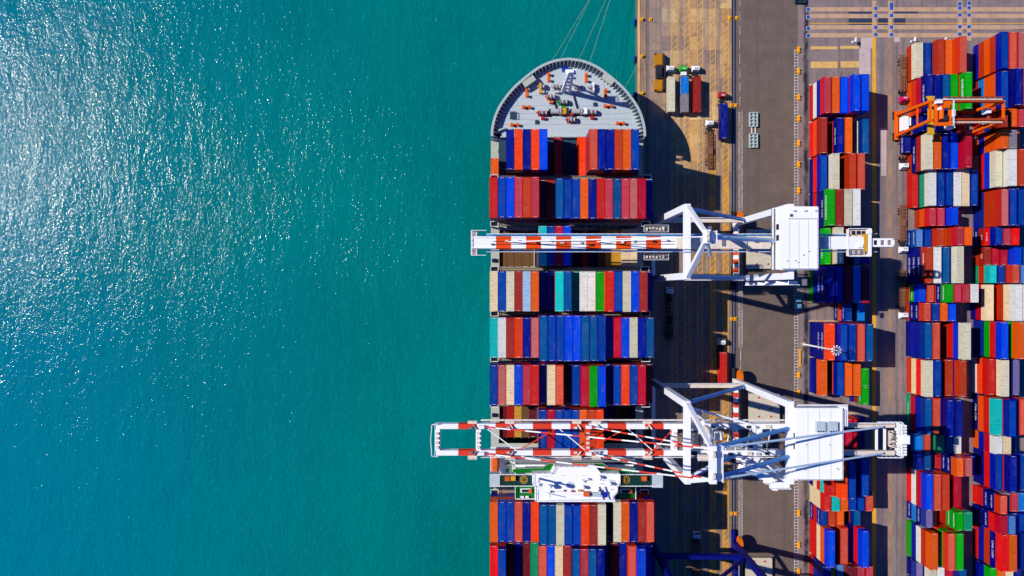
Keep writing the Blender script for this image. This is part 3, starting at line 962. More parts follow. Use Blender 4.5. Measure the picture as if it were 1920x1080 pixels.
# the outermost stacks stand on pedestals over the side passages
pd = smb()
for Y in (27.2, -1.0, -15.1, -29.5, -71.1, -85.4, -99.6):
    for X in (-6.6, 41.2):
        for q in (-5.8, 5.2):
            pd.box(X, X + 0.5, Y + q, Y + q + 0.6, 14.0, 19.45)
            pd.box(X + 1.6, X + 2.1, Y + q, Y + q + 0.6, 14.0, 19.45)
pd.build("stack_pedestals", M_dark, ship)
for Y in (13.0, -43.6):
    hd = smb()
    hd.box(-4.3, 40.8, Y - 6.15, Y + 6.15, 1.6, 2.4)
    hd.build("hold_floor", M_dark, ship)
    for x in (-4.35, 15.35, 17.9, 26.9) if Y < 0 else (7.4, -4.35, 18.1):
        d_ = smb(); d_.box(x - 0.16, x + 0.16, Y - 6.1, Y + 6.1, 2.4, 14.05); d_.build("cell_bulkhead", M_deck2, ship)
    h_ = smb(); h_.box(8.0, 18.2 if Y > 0 else 28.0, Y - 6.2, Y + 6.2, 13.9, 19.4); h_.build("hatch_cover", M_hatchteal, ship)
    gd = smb()
    for i in range(19):
        x = -4.3 + i * 2.5
        for q in (-6.05, 6.05):
            gd.box(x - 0.1, x + 0.1, Y + q - 0.1, Y + q + 0.1, 2.4, 14.2)
    gd.build("cell_guides", M_tanst, ship)
    kk = smb()
    for q in (-4.5, 3.6) if Y > 0 else (-2.4, 1.0, 4.4):
        kk.box(-6.6, -5.2, Y + q, Y + q + 1.2, 14.0, 14.9)
    kk.build("deck_vents", M_hull, ship)
# lashing bridges: post frames with a walkway on top and white rails at both ends
for Y, zt in ((34.4, 27.0), (20.1, 25.0), (6.0, 24.0), (-8.05, 25.0), (-22.3, 25.0), (-36.55, 25.0), (-78.25, 25.0), (-64.6, 23.0)):
    lb = empty("lashing_bridge", (0, 0, 0), None, None); lb.parent = ship
    m1 = smb(); m1.box(-6.6, 43.0, Y - 0.45, Y + 0.45, zt - 0.12, zt); m1.build("walkway", M_tanst, lb)
    m2 = smb()
    for i in range(21):
        x = -6.6 + i * 2.48
        m2.box(x - 0.12, x + 0.12, Y - 0.3, Y + 0.3, 14.0, zt - 0.13)
    for i in range(0, 20, 2):
        x = -6.6 + i * 2.48
        m2.beam((x, Y, 14.2), (x + 2.48, Y, zt - 0.3), 0.14)
    for i in range(20):
        m2.box(-5.7 + i * 2.48, -5.1 + i * 2.48, Y - 0.75, Y - 0.47, zt - 0.1, zt + 0.12)
    m2.build("bridge_frame", M_hatchteal, lb)
    m3 = smb(); m3.rail([(-3.8, Y - 0.45, zt), (40.4, Y - 0.45, zt)], 1.0, 0.06, 2.5); m3.rail([(-3.8, Y + 0.45, zt), (40.4, Y + 0.45, zt)], 1.0, 0.06, 2.5)
    m3.build("walkway_rail", M_greydk, lb)
    for x0, x1 in ((-6.7, -4.4), (40.6, 43.2)):
        m4 = smb(); m4.box(x0, x1, Y - 0.75, Y + 0.75, zt - 0.1, zt + 0.02)
        m4.build("end_platform", M_dark, lb)
        m5 = smb(); m5.rail([(x0, Y - 0.75, zt), (x1, Y - 0.75, zt), (x1, Y + 0.75, zt), (x0, Y + 0.75, zt), (x0, Y - 0.75, zt)], 1.1, 0.13, 1.2)
        m5.build("end_rail", M_wht, lb)
# bulwark: flared plate with a capping and brackets on its inner side
bw = smb()
full = [(CX + 24.7, 49.0)] + bow_r + bow_l + [(CX - 24.7, 49.0)]
def nrm(i):
    p, q = full[max(i - 1, 0)], full[min(i + 1, len(full) - 1)]
    d = Vector((q[0] - p[0], q[1] - p[1])).normalized()
    return Vector((d.y, -d.x))
tops, ins, caps = [], [], []
for i, (x, y) in enumerate(full):
    n_ = nrm(i)
    tops.append((x + n_.x * 0.35, y + n_.y * 0.35))
    caps.append((x - n_.x * 0.45, y - n_.y * 0.45))
for i in range(len(full) - 1):
    a_, b_ = full[i], full[i + 1]
    c_, d_ = tops[i], tops[i + 1]
    e_, f_ = caps[i], caps[i + 1]
    bw.quad((*a_, 17.0), (*b_, 17.0), (*d_, 19.7), (*c_, 19.7))
    bw.quad((*c_, 19.7), (*d_, 19.7), (*f_, 19.72), (*e_, 19.72))
    bw.quad((*e_, 19.72), (*f_, 19.72), (*f_, 19.5), (*e_, 19.5))
bulw = bw.build("bulwark", M_bulw, ship)
br_me = MB().prism([(0, 0), (2.0, 0), (1.8, 0.35), (0.8, 2.45), (0, 2.45)], -0.07, 0.07).mesh("bracket", [M_bulw])
acc, last = 0.0, None
for i in range(len(full) - 1):
    p, q = Vector(full[i]), Vector(full[i + 1])
    L_ = (q - p).length
    t = 0.6 if i == 0 else 0.0
    while acc + t < L_:
        pt = p + (q - p) * ((acc + t) / L_)
        n_ = (nrm(i) + nrm(i + 1)).normalized()
        o = bpy.data.objects.new("bracket", br_me)
        COL.objects.link(o); o.parent = bulw
        inn = Vector((-n_.x, -n_.y, 0)); tn = Vector((0, 0, 1)).cross(inn)
        base = Vector((pt.x - n_.x * 0.08, pt.y - n_.y * 0.08, 17.0)) - Vector(SO)
        o.matrix_local = Matrix(((inn.x, 0, tn.x, base.x), (inn.y, 0, tn.y, base.y), (0, 1, 0, base.z), (0, 0, 0, 1)))
        t += 1.3
    acc = acc + t - L_
# foredeck fittings (x, y from the photograph, on a deck 17 m up)
def D(px, py, z=17.0):
    return W(px, py, z)
def bollards(px, py, vertical=False):
    x, y = D(px, py)
    b = smb()
    for s_ in (-0.95, 0.95):
        dx, dy = (0, s_) if vertical else (s_, 0)
        b.cyl((x + dx, y + dy, 17.0), (x + dx, y + dy, 18.2), 0.36, 10)
        b.cyl((x + dx, y + dy, 18.2), (x + dx, y + dy, 18.35), 0.52, 10)
    b.box(x - (0.5 if vertical else 1.5), x + (0.5 if vertical else 1.5), y - (1.5 if vertical else 0.5), y + (1.5 if vertical else 0.5), 17.0, 17.14)
    b.build("mooring_bollards", M_orange, ship)
for p in ((987, 202), (965, 235), (1140, 200), (1163, 232)):
    bollards(*p)
for p in ((1029, 146), (1099, 147), (1135, 176), (988, 175)):
    bollards(*p, vertical=True)
def winch(px, py, m, drums=2, w_=2.2, flip=1):
    x, y = D(px, py)
    wn_ = empty("mooring_winch", (0, 0, 0), None, None); wn_.parent = ship
    b = smb(); b.box(x - w_ / 2 - 0.4, x + w_ / 2 + 0.4, y - 0.9, y + 0.9, 17.0, 17.25); b.build("bed_plate", m, wn_)
    for i in range(drums):
        xx = x - w_ / 2 + w_ * (i + 0.5) / drums
        d_ = smb(); d_.cyl((xx - 0.45, y, 18.2), (xx + 0.45, y, 18.2), 0.55, 12)
        d_.cyl((xx - 0.5, y, 18.2), (xx - 0.44, y, 18.2), 0.95, 14); d_.cyl((xx + 0.44, y, 18.2), (xx + 0.5, y, 18.2), 0.95, 14)
        d_.build("drum", M_silver, wn_)
    g_ = smb(); g_.box(x - 0.6, x + 0.6, y - 1.7 * flip - 0.4, y - 1.7 * flip + 0.4, 17.0, 18.3)
    g_.cyl((x - w_ / 2 - 0.9, y, 18.2), (x - w_ / 2 - 0.5, y, 18.2), 0.35, 8)
    g_.build("gearbox", m, wn_)
winch(1017, 164, M_silver, 1, 1.6); winch(1044, 164, M_silver, 2, 2.2); winch(1084, 165, M_silver, 1, 1.8); winch(1110, 165, M_silver, 1, 1.8)
winch(1033, 183, M_orange, 2, 2.2); winch(1056, 193, M_green, 2, 2.6); winch(1071, 226, M_red, 2, 2.2, -1); winch(1018, 213, M_red, 2, 2.6); winch(1110, 212, M_red, 2, 2.6)
for px, m in ((1046, M_yel), (1085, M_wht)):
    x, y = D(px, 211)
    wd = empty("anchor_windlass", (0, 0, 0), None, None); wd.parent = ship
    b = smb(); b.box(x - 3.0, x + 3.0, y - 1.1, y + 1.1, 17.0, 17.35); b.build("bed_plate", M_dkgr, wd)
    b = smb(); b.cyl((x - 2.4, y, 18.5), (x + 0.2, y, 18.5), 0.85, 14); b.cyl((x + 0.4, y, 18.5), (x + 1.0, y, 18.5), 1.2, 16); b.build("chain_wheel", M_silver, wd)
    b = smb(); b.box(x + 1.2, x + 2.6, y - 0.9, y + 0.9, 17.35, 19.2); b.build("motor_casing", m, wd)
    b = smb(); b.beam((x - 0.5, y + 1.2, 17.4), (x - 1.6, y + 5.4, 17.2), 0.5, 0.3); b.build("anchor_chain", M_dark, wd)
hx = smb(); x, y = D(1059, 131); hx.box(x - 0.95, x + 0.95, y - 0.75, y + 0.75, 17.0, 17.9); hx.build("deck_locker", M_bluep, ship)
hx = smb(); x, y = D(1013, 167); hx.box(x - 0.45, x + 0.45, y - 1.6, y + 1.6, 17.0, 18.4); hx.build("deck_locker", M_yel, ship)
hx = smb(); x, y = D(1112, 165); hx.box(x - 0.3, x + 0.3, y - 1.3, y + 1.3, 17.0, 18.8); hx.build("vent_trunk", M_wht, ship)
for px, py in ((1115, 196), (1006, 229)):
    hx = smb(); x, y = D(px, py); hx.box(x - 0.5, x + 0.5, y - 0.6, y + 0.6, 17.0, 17.6); hx.build("deck_hatch", M_hatchteal, ship)
hx = smb(); x, y = D(962, 217); hx.box(x - 1.0, x + 1.0, y - 1.1, y + 1.1, 17.0, 17.3); hx.rail([(x - 1, y - 1.1, 17.3), (x + 1, y - 1.1, 17.3), (x + 1, y + 1.1, 17.3), (x - 1, y + 1.1, 17.3)], 0.8, 0.08, 1.0); hx.build("stair_hatch", M_hatchteal, ship)
wl = smb()
for y in (57.0, 59.6, 62.8, 53.4, 55.2):
    wl.box(CX - half(y) + 2.5, CX + half(y) - 2.5, y - 0.03, y + 0.03, 17.0, 17.03)
for x in (-6.5, 5.6, 11.8, 16.0):
    wl.box(CX + x - 0.03, CX + x + 0.03, 62.9, 71, 17.0, 17.03)
wl.build("deck_seams", M_greydk, ship)
# foremast
fm = empty("foremast", (0, 0, 0), None, None); fm.parent = ship
x, y = D(1061, 172)
b = smb()
for dx, dy in ((-1.2, 0.0), (1.2, 0.0)):
    b.beam((x + dx, y, 17.0), (x + dx * 0.45, y, 38.0), 0.85, 1.0, 0, 0.6)
for k_ in range(5):
    b.box(x - 1.0 + k_ * 0.12, x + 1.0 - k_ * 0.12, y - 0.2, y + 0.2, 20 + k_ * 3.6, 20.6 + k_ * 3.6)
b.beam((x, y + 3.4, 17.0), (x, y + 0.4, 30.0), 0.5)
b.box(x - 0.7, x + 0.7, y - 0.45, y + 0.45, 34.4, 38.4)
b.build("mast_post", M_wht, fm)
b = smb(); b.box(x - 1.9, x + 1.9, y - 0.3, y + 1.9, 31.2, 31.35); b.rail([(x - 1.9, y + 1.9, 31.35), (x + 1.9, y + 1.9, 31.35), (x + 1.9, y - 0.3, 31.35)], 1.0, 0.1, 1.0); b.build("platform", M_deck, fm)
b = smb(); b.box(x - 1.6, x + 1.6, y - 0.3, y + 1.2, 36.0, 36.15); b.build("lamp_platform", M_wht, fm)
b = smb(); b.cyl((x, y + 0.8, 36.2), (x, y + 0.8, 37.2), 0.45, 8); b.build("horn", M_dkgr, fm)
# anchor pocket / fairlead openings in the bulwark: pale boxes set on the rail
for px, py, rz_ in ((992, 152, 0.62), (1140, 148, -0.62)):
    x, y = W(px, py, 19.7)
    b = smb()
    dx, dy = math.cos(rz_), math.sin(rz_)
    b.beam((x - dx * 2.1, y - dy * 2.1, 19.3), (x + dx * 2.1, y + dy * 2.1, 19.3), 1.9, 0.9)
    b.build("fairlead_platform", M_deck2, ship)
# side gear behind the forecastle
b = smb(); b.cyl(W(934, 283, 15) + (15.0,), W(944, 284, 15) + (15.0,), 0.55, 10); b.build("green_drum", M_green, ship)
b = smb(); b.beam(W(922, 249, 18) + (17.6,), W(947, 240, 18) + (17.6,), 0.5, 1.4); b.build("breakwater_wing", M_bulw, ship)
b = smb(); b.box(CX - 22.0, CX + 22.6, 48.95, 49.3, 17.0, 18.3); b.build("breakwater", M_bulw, ship)

# ---- deckhouse -----------------------------------------------------------------------------------------------
house = empty("deckhouse", (0, 0, 0), None, None); house.parent = ship
def hp(nm, m, *boxes):
    b = smb()
    for q in boxes:
        b.box(*q)
    return b.build(nm, m, house)
def hx0(px, z):
    return (px - 960) * (CAMZ - z) / 1280
def hy0(py, z):
    return (540 - py) * (CAMZ - z) / 1280
hp("accommodation_block", M_wht, (1.2, 36.5, -61.8, -52.6, 14.0, 35.0))
for z_ in (17, 20, 23, 26, 29, 32):
    for i in range(14):
        x = 2.4 + i * 2.45
        hp("window", M_win, (x, x + 1.1, -52.61, -52.55, z_, z_ + 1.1))
hp("grey_deck", M_greydk, (hx0(966, 35), hx0(1191, 35), -53.0, hy0(857, 35), 34.6, 35.0))
b = smb()
for i in range(4):
    b.box(hx0(970, 35), hx0(1060 + 30 * i, 35), hy0(859 + i * 3.4, 35) - 0.04, hy0(859 + i * 3.4, 35) + 0.04, 35.0, 35.05)
b.rail([(hx0(966, 35), hy0(857, 35), 35), (hx0(1191, 35), hy0(857, 35), 35)], 1.0, 0.08, 2.4)
b.build("deck_rail", M_silver, house)
gz = 41.6
gp = [(966, 887), (966, 877), (1018, 876), (1029, 867.5), (1130, 867.5), (1140, 875.5), (1191, 877.5), (1191, 887)]
b = smb(); b.prism([(hx0(a_, gz), hy0(c_, gz)) for a_, c_ in gp][::-1], gz - 0.4, gz); b.build("bridge_front_deck", M_grdk, house)
hp("bridge_front_wall", M_wht, (hx0(985, gz), hx0(1175, gz), -54.4, -53.4, 35.02, gz - 0.41))
b = smb(); rp = [(hx0(a_, gz), hy0(c_, gz), gz) for a_, c_ in gp[1:-1]]; b.rail(rp, 1.0, 0.06, 2.4); b.build("bridge_front_rail", M_silver, house)
wz = 44.4
wp = [(998, 887.5), (1033, 886.8), (1040, 874.5), (1116, 874.5), (1126, 886.5), (1162, 887.5), (1162, 905), (1157, 912), (1157, 921), (1149, 930), (1149, 936), (1003, 938), (1003, 912), (998, 905)]
b = smb(); b.prism([(hx0(a_, wz), hy0(c_, wz)) for a_, c_ in wp][::-1], gz + 0.01, wz); b.build("wheelhouse_top", M_roofwht, house)
hp("wheelhouse_base", M_wht, (hx0(1006, 38), hx0(1150, 38), hy0(934, 38), -54.45, 35.02, gz - 0.01))
b = smb(); rp = [(hx0(a_, wz), hy0(c_, wz), wz) for a_, c_ in wp]; b.rail(rp + rp[:1], 1.0, 0.09, 1.6); b.build("wheelhouse_rail", M_wht, house)
for sgn, xs in ((-1, (hx0(937.5, 43), hx0(998, 43))), (1, (hx0(1162, 43), hx0(1223, 43)))):
    hp("wing_deck", M_dkgr, (xs[0], xs[1], hy0(909.5, 43), hy0(889.5, 43), 42.5, 43.0))
xs = (hx0(918, 43.4), hx0(937, 43.4), hx0(1223, 43.4), hx0(1243, 43.4))
hp("bridge_wing_roof", M_deck, (xs[0], xs[1], hy0(913, 43.4), hy0(889, 43.4), 40.5, 43.4))
hp("bridge_wing_roof", M_deck, (xs[2], xs[3], hy0(914.5, 43.4), hy0(891, 43.4), 40.5, 43.4))
b = smb()
for a_, c_ in ((920, 1000), (1162, 1240)):
    b.rail([(hx0(a_, 43), hy0(888.5, 43), 43), (hx0(c_, 43), hy0(888.5, 43), 43)], 1.0, 0.1, 1.8)
    b.rail([(hx0(a_, 43), hy0(910, 43), 43), (hx0(c_, 43), hy0(910, 43), 43)], 1.0, 0.1, 1.8)
b.build("wing_rail", M_wht, house)
for a_, c_ in ((966.5, 1003), (1162, 1191)):
    hp("lower_deck", M_grdk, (hx0(a_, 38), hx0(c_, 38), hy0(934, 38), hy0(909, 38), 34.0, 38.0))
b = smb()
b.rail([(hx0(966, 38), hy0(910, 38), 38), (hx0(966, 38), hy0(934, 38), 38), (hx0(1003, 38), hy0(934, 38), 38)], 1.0, 0.14, 1.2)
b.rail([(hx0(1191, 38), hy0(910, 38), 38), (hx0(1191, 38), hy0(934, 38), 38)], 1.0, 0.14, 1.2)
b.build("lower_deck_rail", M_wht, house)
for px in (982, 1173.5):                                       # painted ring with a letter b
    x, y = hx0(px, 43), hy0(899.5, 43)
    b = smb()
    for r0, r1 in ((0.95, 1.12), (0.55, 0.68)):
        for i in range(20):
            a0, a1 = 2 * math.pi * i / 20, 2 * math.pi * (i + 1) / 20
            b.quad((x + r0 * math.cos(a0), y + r0 * math.sin(a0), 43.01), (x + r1 * math.cos(a0), y + r1 * math.sin(a0), 43.01),
                   (x + r1 * math.cos(a1), y + r1 * math.sin(a1), 43.01), (x + r0 * math.cos(a1), y + r0 * math.sin(a1), 43.01))
    b.box(x - 0.32, x - 0.2, y - 0.45, y + 0.6, 43.005, 43.012)
    b.build("deck_ring_mark", M_yel, house)
for px, py, m in ((951, 896, M_orange), (962, 895.5, M_yel), (1207, 896, M_orange)):
    x, y = hx0(px, 43), hy0(py, 43)
    hp("wing_console", m, (x - 0.7, x + 0.7, y - 0.65, y + 0.65, 43.0, 44.0))
for px, py in ((986, 919), (1173, 920)):
    x, y = hx0(px, 38), hy0(py, 38)
    b = smb(); b.box(x - 1.6, x + 1.6, y - 0.6, y + 0.6, 38.0, 38.5); b.build("raft_cradle", M_wht, house)
    b = smb(); b.box(x - 1.2, x + 0.6, y - 0.36, y + 0.36, 38.5, 39.0); b.build("small_boat", M_dark, house)
    b = smb(); b.box(x + 0.9, x + 1.7, y - 0.5, y + 0.5, 38.5, 39.3); b.build("winch_drum", M_orange, house)
for px in (979, 988):
    x, y = hx0(px, 38), hy0(931, 38)
    b = smb(); b.cyl((x - 0.5, y, 38.5), (x + 0.5, y, 38.5), 0.35, 8); b.build("raft_canister", M_wht, house)
# on the wheelhouse top: radar mast, satellite dome, whip aerials, boxes at the aft edge
x, y = hx0(1010, wz), hy0(897, wz)
rm = smb(); rm.beam((x, y, wz), (x, y, wz + 8.5), 0.55, 0.55, 0, 0.35); rm.box(x - 1.0, x + 1.0, y - 0.4, y + 0.4, wz + 5.4, wz + 5.55); rm.box(x - 0.9, x + 0.9, y - 0.12, y + 0.12, wz + 5.8, wz + 6.1)
rm.cyl((x, y, wz + 8.4), (x, y, wz + 9.9), 0.62, 10); rm.build("radar_mast", M_wht, house)
x, y = hx0(1030, wz), hy0(909, wz)
rm = smb(); rm.cyl((x, y, wz), (x, y, wz + 2.0), 0.25, 8); rm.cyl((x, y, wz + 2.0), (x, y, wz + 3.2), 0.75, 12, 0, 0.4); rm.build("satellite_dome", M_wht, house)
x, y = hx0(1030, wz), hy0(925, wz)
rm = smb(); rm.beam((x, y, wz), (x, y, wz + 4.8), 0.16); rm.build("whip_aerial", M_silver, house)
for i in range(3):
    px, py = ((1093, 912), (1124, 893), (1143, 905))[i]
    x, y = hx0(px, wz), hy0(py, wz)
    rm = smb(); rm.cyl((x, y, wz), (x, y, wz + 1.5), 0.45, 10); rm.cyl((x, y, wz + 1.5), (x, y, wz + 2.1), 0.55, 10, 0, 0.2); rm.build("antenna_dome", M_wht, house)
for px, py, m, sx, sy in ((1099, 925, M_orange, 0.8, 0.7), (1118, 926, M_deck, 1.2, 0.6), (1133, 926, M_bluep, 0.7, 0.8), (1072, 920, M_orange, 0.25, 0.25), (1086, 919, M_yel, 0.4, 0.25)):
    x, y = hx0(px, wz), hy0(py, wz)
    hp("roof_box", m, (x - sx, x + sx, y - sy, y + sy, wz, wz + 0.9))
for i in range(26):                                            # cable trays, ladders and small fittings on the roof
    px, py = rnd.uniform(1008, 1146), rnd.uniform(891, 932)
    x, y = hx0(px, wz), hy0(py, wz)
    if i % 3 == 0:
        hp("roof_conduit", M_silver, (x - rnd.uniform(0.6, 2.2), x + 0.8, y - 0.05, y + 0.05, wz, wz + 0.14))
    elif i % 3 == 1:
        hp("roof_fitting", (M_deck, M_dark, M_silver)[i % 2], (x - 0.2, x + 0.2, y - 0.2, y + 0.2, wz, wz + rnd.uniform(0.4, 1.2)))
    else:
        hp("roof_post", M_silver, (x - 0.06, x + 0.06, y - 0.06, y + 0.06, wz, wz + rnd.uniform(1.0, 2.6)))
for px in (1120, 1131):
    rm = smb(); rm.beam((hx0(px, wz), hy0(912, wz), wz + 0.6), (hx0(px + 9, wz), hy0(936, wz), wz + 0.6), 0.5, 0.3); rm.build("roof_gantry_beam", M_wht, house)
# funnel casing aft edge pieces
x0, x1 = hx0(1085, 40), hx0(1150, 40)
b = smb(); b.box(x0, x1, hy0(938, 40), hy0(929, 40), 35.0, 40.0)
b.build("aft_platform", M_deck, house)
b = smb(); b.rail([(x0, hy0(938, 40), 40), (x1, hy0(938, 40), 40), (x1, hy0(929, 40), 40)], 1.0, 0.1, 1.2); b.beam((x0 + 2, hy0(930, 40), 40.0), (x0 + 4.5, hy0(938, 40), 36.5), 0.9, 0.2); b.build("aft_ladder", M_wht, house)

lifeboat = empty("lifeboat", (-5.4, -53.0, 30.0), "enclosed orange lifeboat hanging at the ship's seaward side before the bridge wing", "lifeboat")
lo = (-5.4, -53.0, 30.0)
lx, ly = W(928.5, 870, 31)
prof = [(-3.9, 0.12), (-3.4, 0.75), (-2.2, 1.25), (0, 1.4), (2.2, 1.28), (3.3, 0.85), (3.9, 0.15)]
def boat(z, k, k2):
    return [(lx + w_ * k, ly + y_ * k2) for y_, w_ in prof] + [(lx - w_ * k, ly + y_ * k2) for y_, w_ in reversed(prof)]
def loft(rings, off, name, mat, parent):
    m = MB(off)
    for (pa, za), (pb, zb) in zip(rings[:-1], rings[1:]):
        n = len(pa)
        for i in range(n):
            j = (i + 1) % n
            m.quad((*pa[i], za), (*pa[j], za), (*pb[j], zb), (*pb[i], zb))
    m.f.append(tuple(range(len(m.v), len(m.v) + n))); m.m.append(0)
    m.v.extend([(x_, y_, zb) for x_, y_ in pb])
    return m.build(name, mat, parent)
loft([(boat(0, 0.3, 0.8), 29.6), (boat(0, 0.8, 0.95), 30.2), (boat(0, 1, 1), 31.0)], lo, "boat_hull", M_orange, lifeboat)
loft([(boat(0, 0.97, 0.98), 31.0), (boat(0, 0.85, 0.9), 31.9), (boat(0, 0.45, 0.72), 32.4)], lo, "canopy", M_orange, lifeboat)
m = MB(lo); m.box(lx - 0.55, lx + 0.55, ly - 2.9, ly - 1.9, 32.3, 32.9); m.build("steering_cupola", M_orange, lifeboat)
dv = smb()
for q in (-3.0, 3.0):
    dv.beam((lx + 2.2, ly + q, 28.0), (lx + 1.6, ly + q, 34.0), 0.4); dv.beam((lx + 1.6, ly + q, 34.0), (lx - 0.2, ly + q, 34.2), 0.35)
dv.box(lx - 1.6, lx + 9.0, ly - 4.2, ly + 4.4, 27.6, 27.9)
dv.build("boat_davit", M_wht, ship)
mm = smb()
for i in range(9):
    a_ = rnd.uniform(0, 6.28); x, y = lx + 4.2 + rnd.uniform(-1.4, 1.6), ly + rnd.uniform(-3.4, 3.4)
    mm.beam((x, y, 28.6), (x + 1.4 * math.cos(a_), y + 1.4 * math.sin(a_), 28.8 + rnd.random()), 0.35, 0.35)
mm.build("davit_gear", M_deck2, ship)
mm = smb()
for i in range(4):
    x, y = lx + 4 + rnd.uniform(-1.5, 1.8), ly + rnd.uniform(-3.2, 3.2)
    mm.box(x - 0.4, x + 0.4, y - 0.5, y + 0.5, 27.9, 28.7)
mm.build("davit_boxes", M_green, ship)

# draught of mooring lines from the fairleads to the quay
ML = [((1035, 114), (46.0, 133)), ((1050, 112), (46.0, 139)), ((1085, 113), (46.0, 131)), ((1104, 122), (46.0, 137)), ((1171, 167), (45.6, 81.6))]
for i, (a_, b_) in enumerate(ML):
    x, y = W(a_[0], a_[1], 19.9)
    p, q = Vector((x, y, 19.9)), Vector((b_[0], b_[1], 0.8))
    r_ = MB()
    pts = []
    for k_ in range(13):
        t = k_ / 12
        v_ = p.lerp(q, t); v_.z -= 2.2 * 4 * t * (1 - t) * 0.6
        pts.append(v_)
    for u_, v_ in zip(pts[:-1], pts[1:]):
        r_.cyl(u_, v_, 0.036, 5)
    labs = ["thin mooring line, leftmost of the four running off the stem", "mooring line second from the left off the stem",
            "mooring line third from the left off the stem", "mooring line nearest the quay of the four off the stem",
            "short mooring line from the starboard bow down to the quay bollard"]
    tag(r_.build("mooring_line", M_rope), labs[i], "mooring line", "mooring lines at the bow")
# ---------------------------------------------------------------- ship-to-shore cranes
M_cw = paint("crane_white_paint", (232, 233, 236), 0.4, 0.26, 0.02, spot=(0.36, 0.27, 0.20, 1))
M_cred = paint("crane_red_paint", (214, 60, 38), 0.45, 0.35, 0.02)
M_cor = paint("crane_orange_red_paint", (224, 72, 8), 0.45, 0.4, 0.02)
M_cblue = paint("crane_blue_paint", (4, 16, 118), 0.42, 0.2, 0.03)
M_cpale = paint("stay_pale_blue_paint", (196, 218, 236), 0.4, 0.15, 0.03)
M_cpipe = paint("brace_blue_and_walkway_shade_paint", (92, 158, 214), 0.4, 0.15, 0.03)
M_ctan = paint("weathered_crane_white", (214, 200, 186), 0.5, 0.6, 0.03)
M_reel = paint("cable_reel_orange", (214, 104, 12), 0.5, 0.3, 0.03)
XS, XL, ZT = 48.7, 77.3, 49.0

